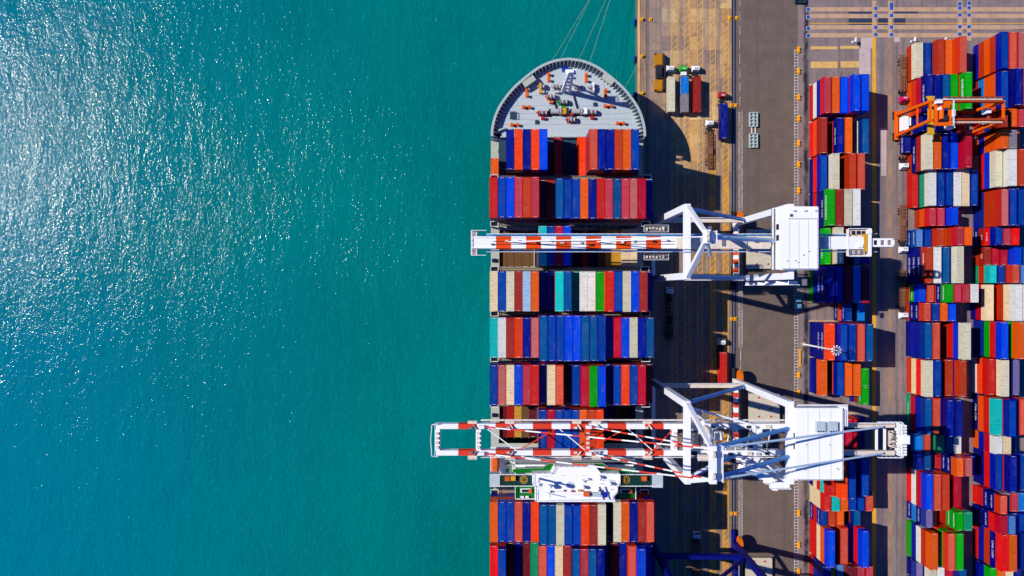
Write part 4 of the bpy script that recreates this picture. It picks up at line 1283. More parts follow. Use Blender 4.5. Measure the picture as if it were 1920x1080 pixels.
def sts(Yc, hf, lab, name, paintm, stripe, boom, tip, back, house, apex_z, seg0, seg, n_seg, stair):
    O = (63.0, Yc, 0.0)
    root = empty(name, O, lab, "crane")
    def P(nm, m, fn, parent=None):
        b = MB(O); fn(b); return b.build(nm, m, parent or root)
    # portal
    for sx, X in ((0, XS), (1, XL)):
        for s_ in (-1, 1):
            y = Yc + s_ * hf
            P("leg", paintm, lambda b: b.beam((X, y, 3.2), (X, y, ZT), 1.7, 1.9, 0))
            bg = empty("bogie", (0, 0, 0), None, None); bg.parent = root
            P("bogie_frame", M_dark if paintm != M_cblue else paintm, lambda b: (b.box(X - 0.6, X + 0.6, y - 4.4, y + 4.4, 0.9, 1.8), b.box(X - 0.5, X + 0.5, y - 1.0, y + 1.0, 1.8, 3.2)), bg)
            P("wheels", M_dark, lambda b: [b.cyl((X - 0.16, y + q, 0.42), (X + 0.16, y + q, 0.42), 0.40, 10) for q in (-3.8, -2.7, -1.6, 1.6, 2.7, 3.8)], bg)
        P("sill_beam", paintm, lambda b: b.box(X - 0.65, X + 0.65, Yc - hf + 1, Yc + hf - 1, 3.3, 5.0))
        P("top_cross_beam", paintm, lambda b: b.box(X - 0.8, X + 0.8, Yc - hf - 0.9, Yc + hf + 0.9, ZT - 0.2, ZT + 1.9))
    for q in range(5):
        y = Yc - hf + 2 + q * (2 * hf - 4) / 5
        P("sill_stripe", stripe, lambda b: b.box(XL - 0.67, XL + 0.67, y, y + (2 * hf - 4) / 10, 3.28, 5.02))
    for s_ in (-1, 1):
        y = Yc + s_ * hf
        P("portal_beam", M_ctan if paintm != M_cblue else paintm, lambda b: b.box(XS + 0.86, XL - 0.86, y - 0.7, y + 0.7, 12.6, 14.4))
        P("portal_rail", paintm, lambda b: b.rail([(XS + 1, y + s_ * 0.75, 14.4), (XL - 1, y + s_ * 0.75, 14.4)], 1.0, 0.13, 2.4))
        P("diagonal_brace", M_cpipe if paintm != M_cblue else paintm, lambda b: b.cyl((XS + 0.7, y, ZT - 1.2), (XL - 0.6, y, 15.2), 0.62, 10))
        P("upper_beam", paintm, lambda b: b.box(XS + 0.96, XL - 0.96, y - 0.35, y + 0.35, ZT - 0.1, ZT + 0.7)) if stair == 'blue' else None
    # A-frame
    ap = 0.9 if boom == 'mono' else 3.8
    for s_ in (-1, 1):
        P("apex_leg", paintm, lambda b: b.beam((XS, Yc + s_ * hf, ZT + 1.9), (XS, Yc + s_ * ap, apex_z), 1.25, 1.25, 0, 0.95))
        P("apex_rear_leg", paintm, lambda b: b.beam((XS + 6.5, Yc + s_ * (hf * 0.42 if boom == 'mono' else 3.8), ZT + 1.0), (XS + 0.4, Yc + s_ * ap, apex_z - 0.5), 0.75, 0.75))
    P("apex_beam", paintm, lambda b: b.box(XS - 0.8, XS + 0.9, Yc - ap - 0.8, Yc + ap + 0.8, apex_z, apex_z + 1.2))
    sheave = empty("apex_sheaves", (0, 0, 0), None, None); sheave.parent = root
    P("sheave_platform", paintm, lambda b: (b.box(XS + 0.9, XS + 2.6, Yc - ap - 0.6, Yc + ap + 0.6, apex_z - 0.5, apex_z - 0.35),
      b.rail([(XS + 2.6, Yc - ap - 0.6, apex_z - 0.35), (XS + 2.6, Yc + ap + 0.6, apex_z - 0.35)], 1.0, 0.12, 1.2)), sheave)
    for s_ in (-0.7, 0.7):
        P("sheave", M_ctan, lambda b: b.cyl((XS - 0.2, Yc + s_ * ap, apex_z + 1.6), (XS + 0.3, Yc + s_ * ap, apex_z + 1.6), 0.8, 12), sheave)
    # boom and girder
    zb0, zb1 = 44.6, 47.0
    ys = [0.0] if boom == 'mono' else [-3.75, 3.75]
    bw_ = 1.75 if boom == 'mono' else 0.72
    for yo in ys:
        y = Yc + yo
        x = tip if boom == 'mono' else tip
        edges, e = [tip], seg0
        while e < 46:
            edges.append(e); e += seg
        edges.append(46.5)
        for i, (a_, c_) in enumerate(zip(edges[:-1], edges[1:])):
            m = stripe if (i % 2 == 1 and i < n_seg) else paintm
            P("boom_section", m, lambda b: b.box(a_ + 0.01, c_ - 0.01, y - bw_, y + bw_, zb0, zb1))
            if boom == 'mono':
                P("boom_top_rail", m, lambda b: (b.box(a_ + 0.02, c_ - 0.02, y + bw_ - 0.45, y + bw_ - 0.1, zb1, zb1 + 0.35), b.box(a_ + 0.02, c_ - 0.02, y - bw_ + 0.1, y - bw_ + 0.45, zb1, zb1 + 0.35)))
        P("main_girder", M_ctan if boom == 'mono' else paintm, lambda b: b.box(46.51, back - 9 if boom == 'mono' else house[1] + 0.3, y - bw_, y + bw_, zb0, zb1))
        if boom == 'twin':
            P("tail_girder", M_ctan, lambda b: b.box(house[1] + 0.31, back - 3, y - 0.45, y + 0.45, zb0 + 0.4, zb1 - 0.5))
            P("tail_rail", paintm, lambda b: b.rail([(house[1] + 0.4, y + (0.75 if yo > 0 else -0.75), zb0 + 0.6), (back - 3, y + (0.75 if yo > 0 else -0.75), zb0 + 0.6)], 1.1, 0.13, 1.8))
        for s_ in ((-1, 1) if boom == 'mono' else (1 if yo > 0 else -1,)):
            yy = y + s_ * (bw_ + 0.55)
            P("boom_walkway", M_ctan if boom == 'twin' else M_cpipe, lambda b: b.box(tip + (13 if boom == 'twin' else 4), (back - 4 if boom == 'mono' else house[0]), yy - 0.25, yy + 0.25, zb0 - 0.3, zb0 - 0.2))  # single-boom walkway in blue: the shade it lies in is put into its colour
            P("boom_rail", paintm, lambda b: b.rail([(tip + (13 if boom == 'twin' else 4), yy + s_ * 0.27, zb0 + 0.4), ((back - 4 if boom == 'mono' else house[0]), yy + s_ * 0.27, zb0 + 0.4)], 1.05, 0.09, 2.2))
    # working clutter along the boom: cable tracks, service platforms, cabinets
    M_gear = [M_greydk, M_ctan, M_silver, M_dark]
    if boom == 'mono':
        for q in (-0.55, 0.25):
            P("cable_track", M_dark, lambda b: b.box(tip + 6, 46, Yc + q, Yc + q + 0.16, zb1, zb1 + 0.1))
        for i in range(13):
            X, q = tip + 5 + i * 4.1 + rnd.uniform(-1, 1), rnd.uniform(-1.0, 0.6)
            P("boom_cabinet", M_gear[i % 4], lambda b: b.box(X, X + rnd.uniform(0.5, 1.6), Yc + q, Yc + q + rnd.uniform(0.3, 0.7), zb1, zb1 + 0.6))
        for i in range(7):
            X = 50 + i * 3.1
            P("girder_cabinet", M_gear[(i + 1) % 4], lambda b: b.box(X, X + rnd.uniform(0.5, 1.4), Yc + rnd.uniform(-1.3, 0.5), Yc + 1.3, zb1, zb1 + 0.4))
    else:
        for X in (-12.5, -2.0, 17.0, 22.5, 37.0):
            for s_ in (-1, 1):
                y = Yc + s_ * 4.9
                P("service_platform", M_ctan, lambda b: (b.box(X, X + 2.6, y - 0.45, y + 0.45, zb1 - 0.3, zb1 - 0.2), b.rail([(X, y + s_ * 0.45, zb1 - 0.2), (X + 2.6, y + s_ * 0.45, zb1 - 0.2)], 1.0, 0.13, 0.9)))
                P("platform_gear", M_gear[int(abs(X)) % 4], lambda b: (b.box(X + 0.5, X + 1.4, y - s_ * 1.4 - 0.3, y - s_ * 1.4 + 0.3, zb1, zb1 + 0.8), b.beam((X + 1.6, y - s_ * 0.6, zb1 + 0.2), (X + 2.4, y - s_ * 1.8, zb1 + 0.9), 0.4)))
        for i in range(9):
            X = XS + 2 + i * 2.6
            for s_ in (-1, 1):
                P("girder_gear", M_gear[(i + s_) % 4], lambda b: b.box(X, X + rnd.uniform(0.6, 1.6), Yc + s_ * 3.75 - 0.5, Yc + s_ * 3.75 + rnd.uniform(0.0, 0.5), zb1, zb1 + rnd.uniform(0.3, 0.9)))
        for i in range(8):
            X = XS + 3 + i * 2.9
            P("tie_bar", paintm, lambda b: b.beam((X, Yc - 3.1, zb1 - 0.4), (X + (1.4 if i % 2 else -1.0), Yc + 3.1, zb1 - 0.4), 0.22))
        for k_ in range(3):
            P("frame_landing", M_ctan, lambda b: (b.box(XS + 0.9, XS + 3.4, Yc + 1 + k_ * 3.0, Yc + 3.2 + k_ * 3.0, ZT + 3 + (2 - k_) * 6, ZT + 3.12 + (2 - k_) * 6), b.rail([(XS + 3.4, Yc + 1 + k_ * 3.0, ZT + 3.1 + (2 - k_) * 6), (XS + 3.4, Yc + 3.2 + k_ * 3.0, ZT + 3.1 + (2 - k_) * 6)], 1.1, 0.14, 0.8)))
    def stay(nm, m, p, q, r_):
        return P(nm, m, lambda b: b.cyl(p, q, r_, 8))
    if boom == 'twin':
        for X, m in ((tip + 0.8, paintm), (-9.5, paintm), (21.4, stripe), (46.0, paintm), (70.0, paintm)):
            P("boom_cross_beam", m, lambda b: b.box(X - 0.7, X + 0.7, Yc - 3.0, Yc + 3.0, zb0 + 0.2, zb1 + 0.2))
            P("cross_beam_gear", M_ctan, lambda b: [b.box(X - 0.45, X + 0.45, Yc - 2.4 + k_ * 1.3, Yc - 1.7 + k_ * 1.3, zb1 + 0.2, zb1 + 0.9) for k_ in range(4)])
        P("tip_rail", paintm, lambda b: b.rail([(tip + 1, Yc - 4.6, zb1), (tip - 0.7, Yc - 4.4, zb1), (tip - 1.0, Yc, zb1), (tip - 0.7, Yc + 4.4, zb1), (tip + 1, Yc + 4.6, zb1)], 1.0, 0.12, 1.5))
        xs = [-7.5, 1.5, 13.0, 21.0, 32.5, 40.0, 46.0]
        for i, (a_, c_) in enumerate(zip(xs[:-1], xs[1:])):
            s_ = 1 if i % 2 == 0 else -1
            P("boom_lacing", stripe if i % 2 else paintm, lambda b: b.beam((a_, Yc + s_ * 3.3, zb1 - 0.5), (c_, Yc - s_ * 3.3, zb1 - 0.5), 0.26, 0.26))
        for s_ in (-1, 1):
            nb_ = 14
            for X1, dz in ((-8.6, 0.0), (21.6, 0.5)):
                p, q = Vector((X1, Yc + s_ * 3.75, zb1 + 0.3)), Vector((XS, Yc + s_ * ap, apex_z + 0.6 - dz))
                for k_ in range(nb_):
                    a_, c_ = p.lerp(q, k_ / nb_), p.lerp(q, (k_ + 1) / nb_)
                    stay("fore_stay", stripe if k_ % 2 == 0 else paintm, a_, c_, 0.2)
                P("stay_bracket", paintm, lambda b: b.box(X1 - 0.8, X1 + 0.8, Yc + s_ * 3.75 - 0.45, Yc + s_ * 3.75 + 0.45, zb1, zb1 + 1.2))
            stay("back_stay", M_cpale if paintm != M_cblue else paintm, (XS + 1, Yc + s_ * ap, apex_z), (back - 7, Yc + s_ * 3.75, zb1 + 0.4), 0.30)
            stay("rear_strut", M_cpipe if paintm != M_cblue else paintm, (XS + 0.8, Yc + s_ * ap, apex_z - 0.8), (XL - 0.5, Yc + s_ * 3.9, ZT + 1.4), 0.62)
    else:
        stay("back_stay", M_cpale if paintm != M_cblue else paintm, (XS + 0.8, Yc, apex_z), (house[0] - 0.4, Yc + 0.4, zb1 + 2.2), 0.62)
        for X1 in (-1.0, 24.0):
            stay("fore_stay", paintm, (X1, Yc + 0.2, zb1 + 0.6), (XS, Yc, apex_z + 0.5), 0.15)
        P("tip_platform", M_ctan, lambda b: b.box(tip - 0.2, tip + 1.4, Yc - 3.6, Yc + 3.4, zb1 - 0.6, zb1 - 0.45))
        P("tip_rail", paintm, lambda b: b.rail([(tip + 4.0, Yc - 3.6, zb1 - 0.5), (tip - 0.2, Yc - 3.6, zb1 - 0.5), (tip - 0.2, Yc + 3.4, zb1 - 0.5), (tip + 4.0, Yc + 3.4, zb1 - 0.5)], 1.05, 0.14, 1.4))
        P("tip_beam", paintm, lambda b: b.box(tip + 0.5, tip + 1.5, Yc - 3.3, Yc + 3.1, zb0, zb1 - 0.7))
    # machinery house
    x0, x1, y0, y1 = house
    zr = 52.6
    mh = P("machinery_house", M_roofwht if paintm != M_cblue else paintm, lambda b: b.box(x0, x1, y0, y1, zb1 + 2.0, zr))
    P("house_roof", M_roofwht if paintm != M_cblue else paintm, lambda b: b.box(x0 - 0.15, x1 + 0.15, y0 - 0.15, y1 + 0.15, zr, zr + 0.15), mh)
    for i in range(1, 4):
        xx = x0 + (x1 - x0) * i / 4
        P("roof_seam", M_silver, lambda b: b.box(xx - 0.05, xx + 0.05, y0 + 0.2, y1 - (3.6 if boom == 'mono' else 0.3), zr + 0.15, zr + 0.2), mh)
    P("roof_edge_rail", M_silver, lambda b: b.rail([(x0 + 0.2, y0 + 0.2, zr + 0.15), (x1 - 0.2, y0 + 0.2, zr + 0.15), (x1 - 0.2, y1 - 0.2, zr + 0.15)], 1.0, 0.09, 1.8), mh)
    for i in range(5):
        xx, yy = x0 + 1 + rnd.random() * (x1 - x0 - 2), y0 + 1 + rnd.random() * (y1 - y0 - 9)
        P("roof_lug", M_deck, lambda b: b.box(xx - 0.2, xx + 0.2, yy - 0.15, yy + 0.15, zr + 0.15, zr + 0.45), mh)
    P("house_window", M_win, lambda b: (b.box(x0 - 0.04, x0 + 0.02, y0 + 8.0, y0 + 9.6, zb1 + 2.9, zr - 0.8), b.box(x0 - 0.04, x0 + 0.02, y0 + 11.0, y0 + 12.6, zb1 + 2.9, zr - 0.8)), mh)
    if boom == 'mono':
        P("roof_step", M_roofwht, lambda b: b.box(x0 + 1.9, x1 - 0.1, y1 - 3.2, y1 - 0.3, zr + 0.15, zr + 0.75), mh)
        P("roof_vent", M_deck, lambda b: [b.box(x0 + 3.2 + i * 3.0, x0 + 3.9 + i * 3.0, y1 - 1.3, y1 - 0.9, zr + 0.75, zr + 1.15) for i in range(3)], mh)
        P("roof_hatch", M_hatchteal, lambda b: b.box(x0 + 2.4, x0 + 3.1, y1 - 2.7, y1 - 2.0, zr + 0.75, zr + 0.95), mh)
        P("house_rail", paintm, lambda b: b.rail([(x0 - 0.9, y0, zb1 + 2.0), (x0 - 0.9, y1, zb1 + 2.0)], 1.1, 0.14, 1.5), mh)
        P("house_walk", M_greydk, lambda b: b.box(x0 - 1.0, x0 - 0.05, y0, y1, zb1 + 1.85, zb1 + 2.0), mh)
    else:
        for i in range(2):
            a_ = x0 + 5.1 + i * 3.4
            P("roof_cooler", M_deck, lambda b: b.box(a_, a_ + 2.4, y1 - 6.3, y1 - 3.5, zr + 0.15, zr + 1.2), mh)
            P("cooler_fan", M_win, lambda b: [b.cyl((a_ + 0.5 + k_ * 0.7, y1 - 6.05, zr + 1.2), (a_ + 0.5 + k_ * 0.7, y1 - 6.05, zr + 1.28), 0.24, 8) for k_ in range(3)], mh)
        P("roof_annex", M_roofwht, lambda b: b.box(x1 + 0.2, x1 + 1.9, y1 - 5.0, y1 + 0.5, zb1 + 2.0, zr - 0.6), mh)
        P("roof_pipe", paintm, lambda b: b.beam((x0 + 0.5, y1 + 0.9, zr - 0.4), (x1 + 1.8, y1 + 0.9, zr - 0.4), 0.3), mh)
        P("house_rail", paintm, lambda b: (b.rail([(x1 + 0.5, y0 - 0.4, zb1 + 3.0), (x1 + 0.5, y1 - 6, zb1 + 3.0)], 1.1, 0.14, 1.2), b.rail([(x0, y0 - 0.5, zb1 + 3.0), (x1 + 0.5, y0 - 0.5, zb1 + 3.0)], 1.1, 0.14, 1.2)), mh)
    # back end
    if boom == 'mono':
        P("back_girder_cover", paintm, lambda b: b.box(x1 + 4.6, back - 8.0, Yc - 1.9, Yc + 1.6, zb1, zb1 + 0.5))
        P("back_platform", M_ctan, lambda b: b.box(back - 13.0, back - 6.6, Yc - 3.9, Yc + 3.9, zb1 - 0.7, zb1 - 0.5))
        P("back_rail", paintm, lambda b: b.rail([(back - 13.0, Yc - 3.9, zb1 - 0.5), (back - 6.6, Yc - 3.9, zb1 - 0.5), (back - 6.6, Yc + 3.9, zb1 - 0.5), (back - 13.0, Yc + 3.9, zb1 - 0.5), (back - 13.0, Yc - 3.9, zb1 - 0.5)], 1.1, 0.16, 1.5))
        P("back_beam", paintm, lambda b: b.box(back - 7.4, back - 6.5, Yc - 3.8, Yc + 3.8, zb1 - 0.4, zb1 + 0.7))
        P("back_jib", paintm, lambda b: (b.box(back - 6.4, back, Yc - 1.2, Yc - 0.7, zb0, zb1), b.box(back - 6.4, back, Yc + 0.7, Yc + 1.2, zb0, zb1)))
        P("back_jib_rungs", M_cw, lambda b: [b.box(back - 6.3 + i * 1.95, back - 5.5 + i * 1.95, Yc - 0.7, Yc + 0.7, zb1 - 0.5, zb1 - 0.02) for i in range(4)])
        for i in range(14):
            X, s_ = back - 12.5 + (i // 2) * 0.8, (-1 if i % 2 else 1)
            P("platform_gear", M_gear[(i * 3 + 1) % 4], lambda b: b.box(X, X + rnd.uniform(0.3, 0.7), Yc + s_ * 2.2 + rnd.uniform(-0.2, 0.3), Yc + s_ * 3.3, zb1 - 0.5, zb1 + rnd.uniform(-0.1, 0.6)))
        P("back_winch", M_yel, lambda b: b.box(back - 8.6, back - 7.6, Yc - 2.6, Yc + 2.4, zb1 - 0.4, zb1 + 0.6))
        P("back_cabinet", paintm, lambda b: (b.box(back - 10.4, back - 9.0, Yc - 1.5, Yc - 0.5, zb1 - 0.4, zb1 + 1.0), b.box(back - 7.6, back - 6.6, Yc + 2.4, Yc + 3.6, zb1, zb1 + 1.1)))
    else:
        for X in (back - 19, back - 8.3, back - 6.0):
            P("back_cross_beam", paintm, lambda b: b.box(X - 0.2, X + 0.2, Yc - 3.0, Yc + 3.0, zb1 - 0.9, zb1 - 0.1))
        P("back_end_frame", paintm, lambda b: b.box(back - 2.1, back - 1.6, Yc - 4.6, Yc + 4.6, zb0, zb1 + 0.5))
        P("back_counterweight", M_ctan, lambda b: b.box(back - 4.4, back - 3.2, Yc - 2.2, Yc + 2.2, zb0, zb1 - 0.6))
        for i in range(14):
            P("back_machinery", M_gear[i % 4], lambda b: b.box(back - 4.6 + (i % 3) * 0.5, back - 4.2 + (i % 3) * 0.5, Yc - 2.6 + i * 0.37, Yc - 2.3 + i * 0.37, zb1 - 0.6, zb1 + rnd.uniform(-0.2, 0.5)))
        for s_ in (-1, 1):
            P("back_sheave_block", paintm, lambda b: [b.box(back - 2.8 + k_ * 0.9, back - 2.3 + k_ * 0.9, Yc + s_ * (1.6 + i * 0.8) - 0.28, Yc + s_ * (1.6 + i * 0.8) + 0.28, zb1, zb1 + 0.9) for k_ in range(3) for i in range(4)])
            P("back_rail", paintm, lambda b: b.rail([(back - 8, Yc + s_ * 5.0, zb1 - 0.6), (back - 1.5, Yc + s_ * 5.0, zb1 - 0.6), (back - 0.6, Yc + s_ * 3.6, zb1 - 0.6)], 1.1, 0.16, 1.3))
        P("back_cabinet", M_roofwht, lambda b: b.box(back - 1.5, back + 0.2, Yc - 1.0, Yc + 1.4, zb1 - 0.5, zb1 + 1.2))
    # trolley with cab
    tx = 41.5 if boom == 'mono' else 54.5
    tr = empty("trolley", (0, 0, 0), None, None); tr.parent = root
    if boom == 'mono':
        for s_ in (-1, 1):
            y = Yc + s_ * 4.0 + 0.2
            P("trolley_deck", M_greydk, lambda b: b.box(tx - 3.6, tx + 3.4, y - 1.0, y + 1.0, 43.2, 43.4), tr)
            P("trolley_rail", M_silver, lambda b: b.rail([(tx - 3.6, y - 1, 43.4), (tx + 3.4, y - 1, 43.4), (tx + 3.4, y + 1, 43.4), (tx - 3.6, y + 1, 43.4), (tx - 3.6, y - 1, 43.4)], 1.0, 0.12, 1.4), tr)
            P("trolley_gear", M_ctan, lambda b: [b.box(tx - 3 + i * 0.95, tx - 2.55 + i * 0.95, y - 0.6 + rnd.random() * 0.5, y + 0.1 + rnd.random() * 0.5, 43.4, 43.9 + rnd.random() * 0.6) for i in range(6)], tr)
    else:
        P("trolley_frame", paintm, lambda b: (b.box(tx - 3, tx + 3, Yc - 2.7, Yc - 2.2, zb0 - 0.8, zb0 + 0.4), b.box(tx - 3, tx + 3, Yc + 2.2, Yc + 2.7, zb0 - 0.8, zb0 + 0.4), b.box(tx - 0.5, tx + 0.5, Yc - 2.2, Yc + 2.2, zb0 - 0.6, zb0 + 0.4)), tr)
        P("trolley_drums", M_ctan, lambda b: [b.cyl((tx - 2 + i * 2, Yc - 1.6, zb0 + 0.9), (tx - 2 + i * 2, Yc + 1.6, zb0 + 0.9), 0.55, 10) for i in range(3)], tr)
    P("operator_cab", paintm, lambda b: b.box(tx + 4.2, tx + 6.6, Yc - 1.2, Yc + 1.2, 40.0, 42.6), tr)
    # stairs up the south landside leg, cable reel at its foot
    sy = Yc - hf - 1.6
    if stair == 'tower':
        P("stair_tower", paintm, lambda b: [b.box(XL - 4.5 + (i % 2) * 0.6, XL + 1.2, sy - 1.4, sy + 0.2, 12 + i * 5.0, 12.12 + i * 5.0) for i in range(8)])
        P("stair_flights", paintm, lambda b: [b.beam((XL - 4.0 if i % 2 else XL + 0.8, sy - 0.6, 12 + i * 5.0), (XL + 0.8 if i % 2 else XL - 4.0, sy - 0.6, 17 + i * 5.0), 0.8, 0.18) for i in range(7)])
        P("stair_rails", paintm, lambda b: [b.rail([(XL - 4.2, sy - 1.4, 12.1 + i * 5.0), (XL + 1.2, sy - 1.4, 12.1 + i * 5.0)], 1.1, 0.14, 1.1) for i in range(8)])
        P("lift_cage", paintm, lambda b: b.box(XL - 2.0, XL - 0.6, sy - 3.4, sy - 1.8, 40.0, 43.0))
        P("sway_brace", paintm, lambda b: b.beam((XL - 12, Yc - hf + 2.0, ZT - 6), (XL - 4, Yc - hf - 0.6, ZT - 1), 1.6, 0.4))
        for s_ in (-0.45, 0.45):
            P("mast_ladder", paintm, lambda b: b.beam((XS + 4.5, Yc + hf * 0.75 + s_, ZT - 4), (XS + 3.4, Yc + s_, apex_z - 3), 0.3, 0.3))
        P("ladder_landings", paintm, lambda b: [b.box(XS + 3.0, XS + 5.2, Yc + hf * 0.7 - k_ * 2.0 - 0.8, Yc + hf * 0.7 - k_ * 2.0 + 0.8, ZT - 3 + k_ * 5.5, ZT - 2.85 + k_ * 5.5) for k_ in range(4)])
        P("apex_winch", M_ctan, lambda b: b.cyl((XS + 1.2, Yc - 2.6, ZT + 8), (XS + 6.0, Yc - 2.6, ZT + 8), 0.9, 12))
        P("frame_braces", paintm, lambda b: (b.beam((XS + 1, Yc - hf + 1, ZT + 0.5), (XS + 14, Yc - 4, 47), 0.55), b.beam((XS + 1, Yc + hf - 1, ZT + 0.5), (XS + 20, Yc + 4, 47), 0.55), b.beam((XS + 20, Yc - 3.5, 46.5), (XS + 20, Yc + 3.5, 46.5), 0.5)))
    else:
        P("stair_flights", paintm, lambda b: [b.beam((XL + 0.6 if i % 2 else XL + 5.0, sy - 0.2, 8 + i * 4.4), (XL + 5.0 if i % 2 else XL + 0.6, sy - 0.2, 12.4 + i * 4.4), 1.0, 0.2) for i in range(9)])
        P("stair_rails", paintm, lambda b: [b.rail([(XL + 0.4, sy - 0.8, 12.4 + i * 4.4), (XL + 5.2, sy - 0.8, 12.4 + i * 4.4)], 1.1, 0.14, 1.1) for i in range(8)])
        P("stair_landings", M_greydk, lambda b: [b.box(XL + 4.4, XL + 5.8, sy - 1.0, sy + 0.8, 8 + i * 4.4, 8.14 + i * 4.4) for i in range(10)])
    rl = empty("cable_reel", (0, 0, 0), None, None); rl.parent = root
    ry = Yc + hf + (1.6 if stair != 'blue' else 0.8)
    P("reel_drum", M_reel, lambda b: b.cyl((XL + 0.9, ry, 4.6), (XL + 1.7, ry, 4.6), 2.5, 18), rl)
    P("reel_stand", M_reel, lambda b: (b.beam((XL + 1.2, ry, 4.6), (XL + 1.2, ry - 1.6, 1.8), 0.5), b.box(XL + 0.4, XL + 2.3, ry - 2.4, ry - 1.2, 1.6, 3.4)), rl)
    return root

sts(12.85, 9.55, "white gantry crane with a single boom striped orange and white over the hold", "gantry_crane", M_cw, M_cor, 'mono', -11.3, 107.8,
    (73.6, 83.8, 5.1, 22.2), 68.5, -4.5, 4.24, 15, 'simple')
sts(-42.9, 10.6, "white gantry crane with twin boom girders striped red and white", "gantry_crane", M_cw, M_cred, 'twin', -21.9, 111.6,
    (78.0, 90.6, -52.6, -33.1), 73.5, -15.2, 5.28, 13, 'tower')
sts(-99.0, 10.0, "dark blue gantry crane, only its landward frame and stairs in view", "gantry_crane", M_cblue, M_cblue, 'mono', -11.0, 107.0,
    (71.4, 82.2, -107, -91), 68.5, -4.5, 4.24, 15, 'blue')

# ---------------------------------------------------------------- yard crane on rubber tyres
M_rtgr = paint("yard_crane_girder_red", (160, 62, 28), 0.5, 0.4, 0.03)
M_rtg = paint("yard_crane_orange", (226, 92, 6), 0.42, 0.2, 0.02)
XA, XB, YN, YS_, ZR = 134.0, 157.4, 60.4, 53.0, 21.5
rtg = empty("yard_crane", (145.7, 56.7, 0), "orange rubber-tyred gantry crane straddling the top of the middle block", "crane")
RO = (145.7, 56.7, 0)
def RP(nm, m, fn, parent=None):
    b = MB(RO); fn(b); return b.build(nm, m, parent or rtg)
for X in (XA, XB):
    for y in (YN, YS_):
        RP("leg", M_rtg, lambda b: b.beam((X, y, 1.8), (X, y + (-0.7 if y == YN else 0.7), ZR), 0.95, 0.85))
        for q in (-0.75, 0.75):
            RP("tyre", M_rubber, lambda b: b.cyl((X - 0.3, y + q, 0.75), (X + 0.3, y + q, 0.75), 0.74, 14))
    RP("sill_beam", M_rtg, lambda b: b.box(X - 0.5, X + 0.5, YS_ - 1.4, YN + 1.4, 1.5, 2.3))
    RP("end_tie", M_rtg, lambda b: b.box(X - 0.25, X + 0.25, YS_ + 1.3, YN - 1.3, ZR - 0.6, ZR + 0.2))
    RP("tie_beam", M_rtg, lambda b: b.box(X - 0.16, X + 0.16, YS_ + 0.9, YN - 0.9, 14.0, 14.6))
for y in (YN - 0.8, YS_ + 0.8):
    RP("girder", M_rtgr, lambda b: b.box(XA + 0.66, XB - 0.66, y - 0.32, y + 0.32, ZR - 0.5, ZR + 0.9))
    RP("girder_walkway", M_ctan, lambda b: b.box(XA + 4, XB - 0.6, y + (0.55 if y > 56 else -1.25), y + (1.25 if y > 56 else -0.55), ZR + 0.2, ZR + 0.3))
    yy = y + (1.25 if y > 56 else -1.25)
    RP("girder_rail", M_rtgr, lambda b: b.rail([(XA + 4, yy, ZR + 0.3), (XB - 0.6, yy, ZR + 0.3)], 1.0, 0.13, 1.6))
tr = empty("trolley", (0, 0, 0), None, None); tr.parent = rtg
RP("trolley_frame", M_rtg, lambda b: (b.box(134.5, 139.8, 51.6, 52.7, ZR + 1.0, ZR + 1.5), b.box(134.5, 139.8, 58.6, 59.7, ZR + 1.0, ZR + 1.5), b.box(134.5, 135.4, 52.7, 58.6, ZR + 1.0, ZR + 1.4), b.box(138.9, 139.8, 52.7, 58.6, ZR + 1.0, ZR + 1.4)), tr)
RP("hoist_drum", M_rtg, lambda b: (b.cyl((136.2, 53.6, ZR + 2.0), (136.2, 57.8, ZR + 2.0), 0.7, 12), b.box(136.8, 138.6, 57.0, 58.6, ZR + 1.3, ZR + 2.6)), tr)
RP("hoist_motor", M_dark, lambda b: b.box(136.6, 138.2, 53.2, 54.8, ZR + 1.3, ZR + 2.3), tr)
RP("trolley_cabinet", M_cw, lambda b: (b.box(134.2, 136.0, 58.4, 59.3, ZR + 1.5, ZR + 2.9), b.box(135.2, 136.2, 56.4, 57.3, ZR + 1.5, ZR + 2.6), b.box(140.0, 140.7, 54.6, 56.6, ZR + 0.4, ZR + 2.0)), tr)
RP("trolley_rail", M_cw, lambda b: b.rail([(139.9, 51.6, ZR + 1.5), (139.9, 59.7, ZR + 1.5), (134.4, 59.7, ZR + 1.5)], 1.0, 0.13, 1.2), tr)
RP("driver_cab", M_cw, lambda b: b.box(140.2, 142.2, 51.4, 53.2, ZR - 3.0, ZR - 0.6), tr)
RP("power_house", M_cw, lambda b: (b.box(XA + 0.8, XA + 2.6, 54.4, 59.2, 2.4, 5.0), b.box(XA + 2.7, XA + 3.6, 56.0, 58.8, 2.4, 4.6)))
RP("fuel_tank", M_yel, lambda b: (b.box(XA + 4.8, XA + 5.6, 53.6, 59.2, 1.2, 3.4)))
RP("electric_house", M_cw, lambda b: (b.box(XB - 2.2, XB - 0.8, 54.0, 55.4, 14.6, 17.0), b.box(XB - 2.2, XB - 0.8, 57.2, 58.6, 14.6, 17.0)))
RP("ladder", M_rtg, lambda b: b.beam((XA + 0.9, YN - 0.4, 2.0), (XA + 0.9, YN - 0.9, ZR), 0.3, 0.6))
sp_ = empty("spreader", (0, 0, 0), None, None); sp_.parent = tr
RP("spreader_beam", M_yel, lambda b: (b.box(136.2, 138.0, 50.5, 62.6, 16.2, 16.8), b.box(135.9, 138.3, 50.3, 51.0, 16.0, 16.7), b.box(135.9, 138.3, 62.1, 62.8, 16.0, 16.7)), sp_)
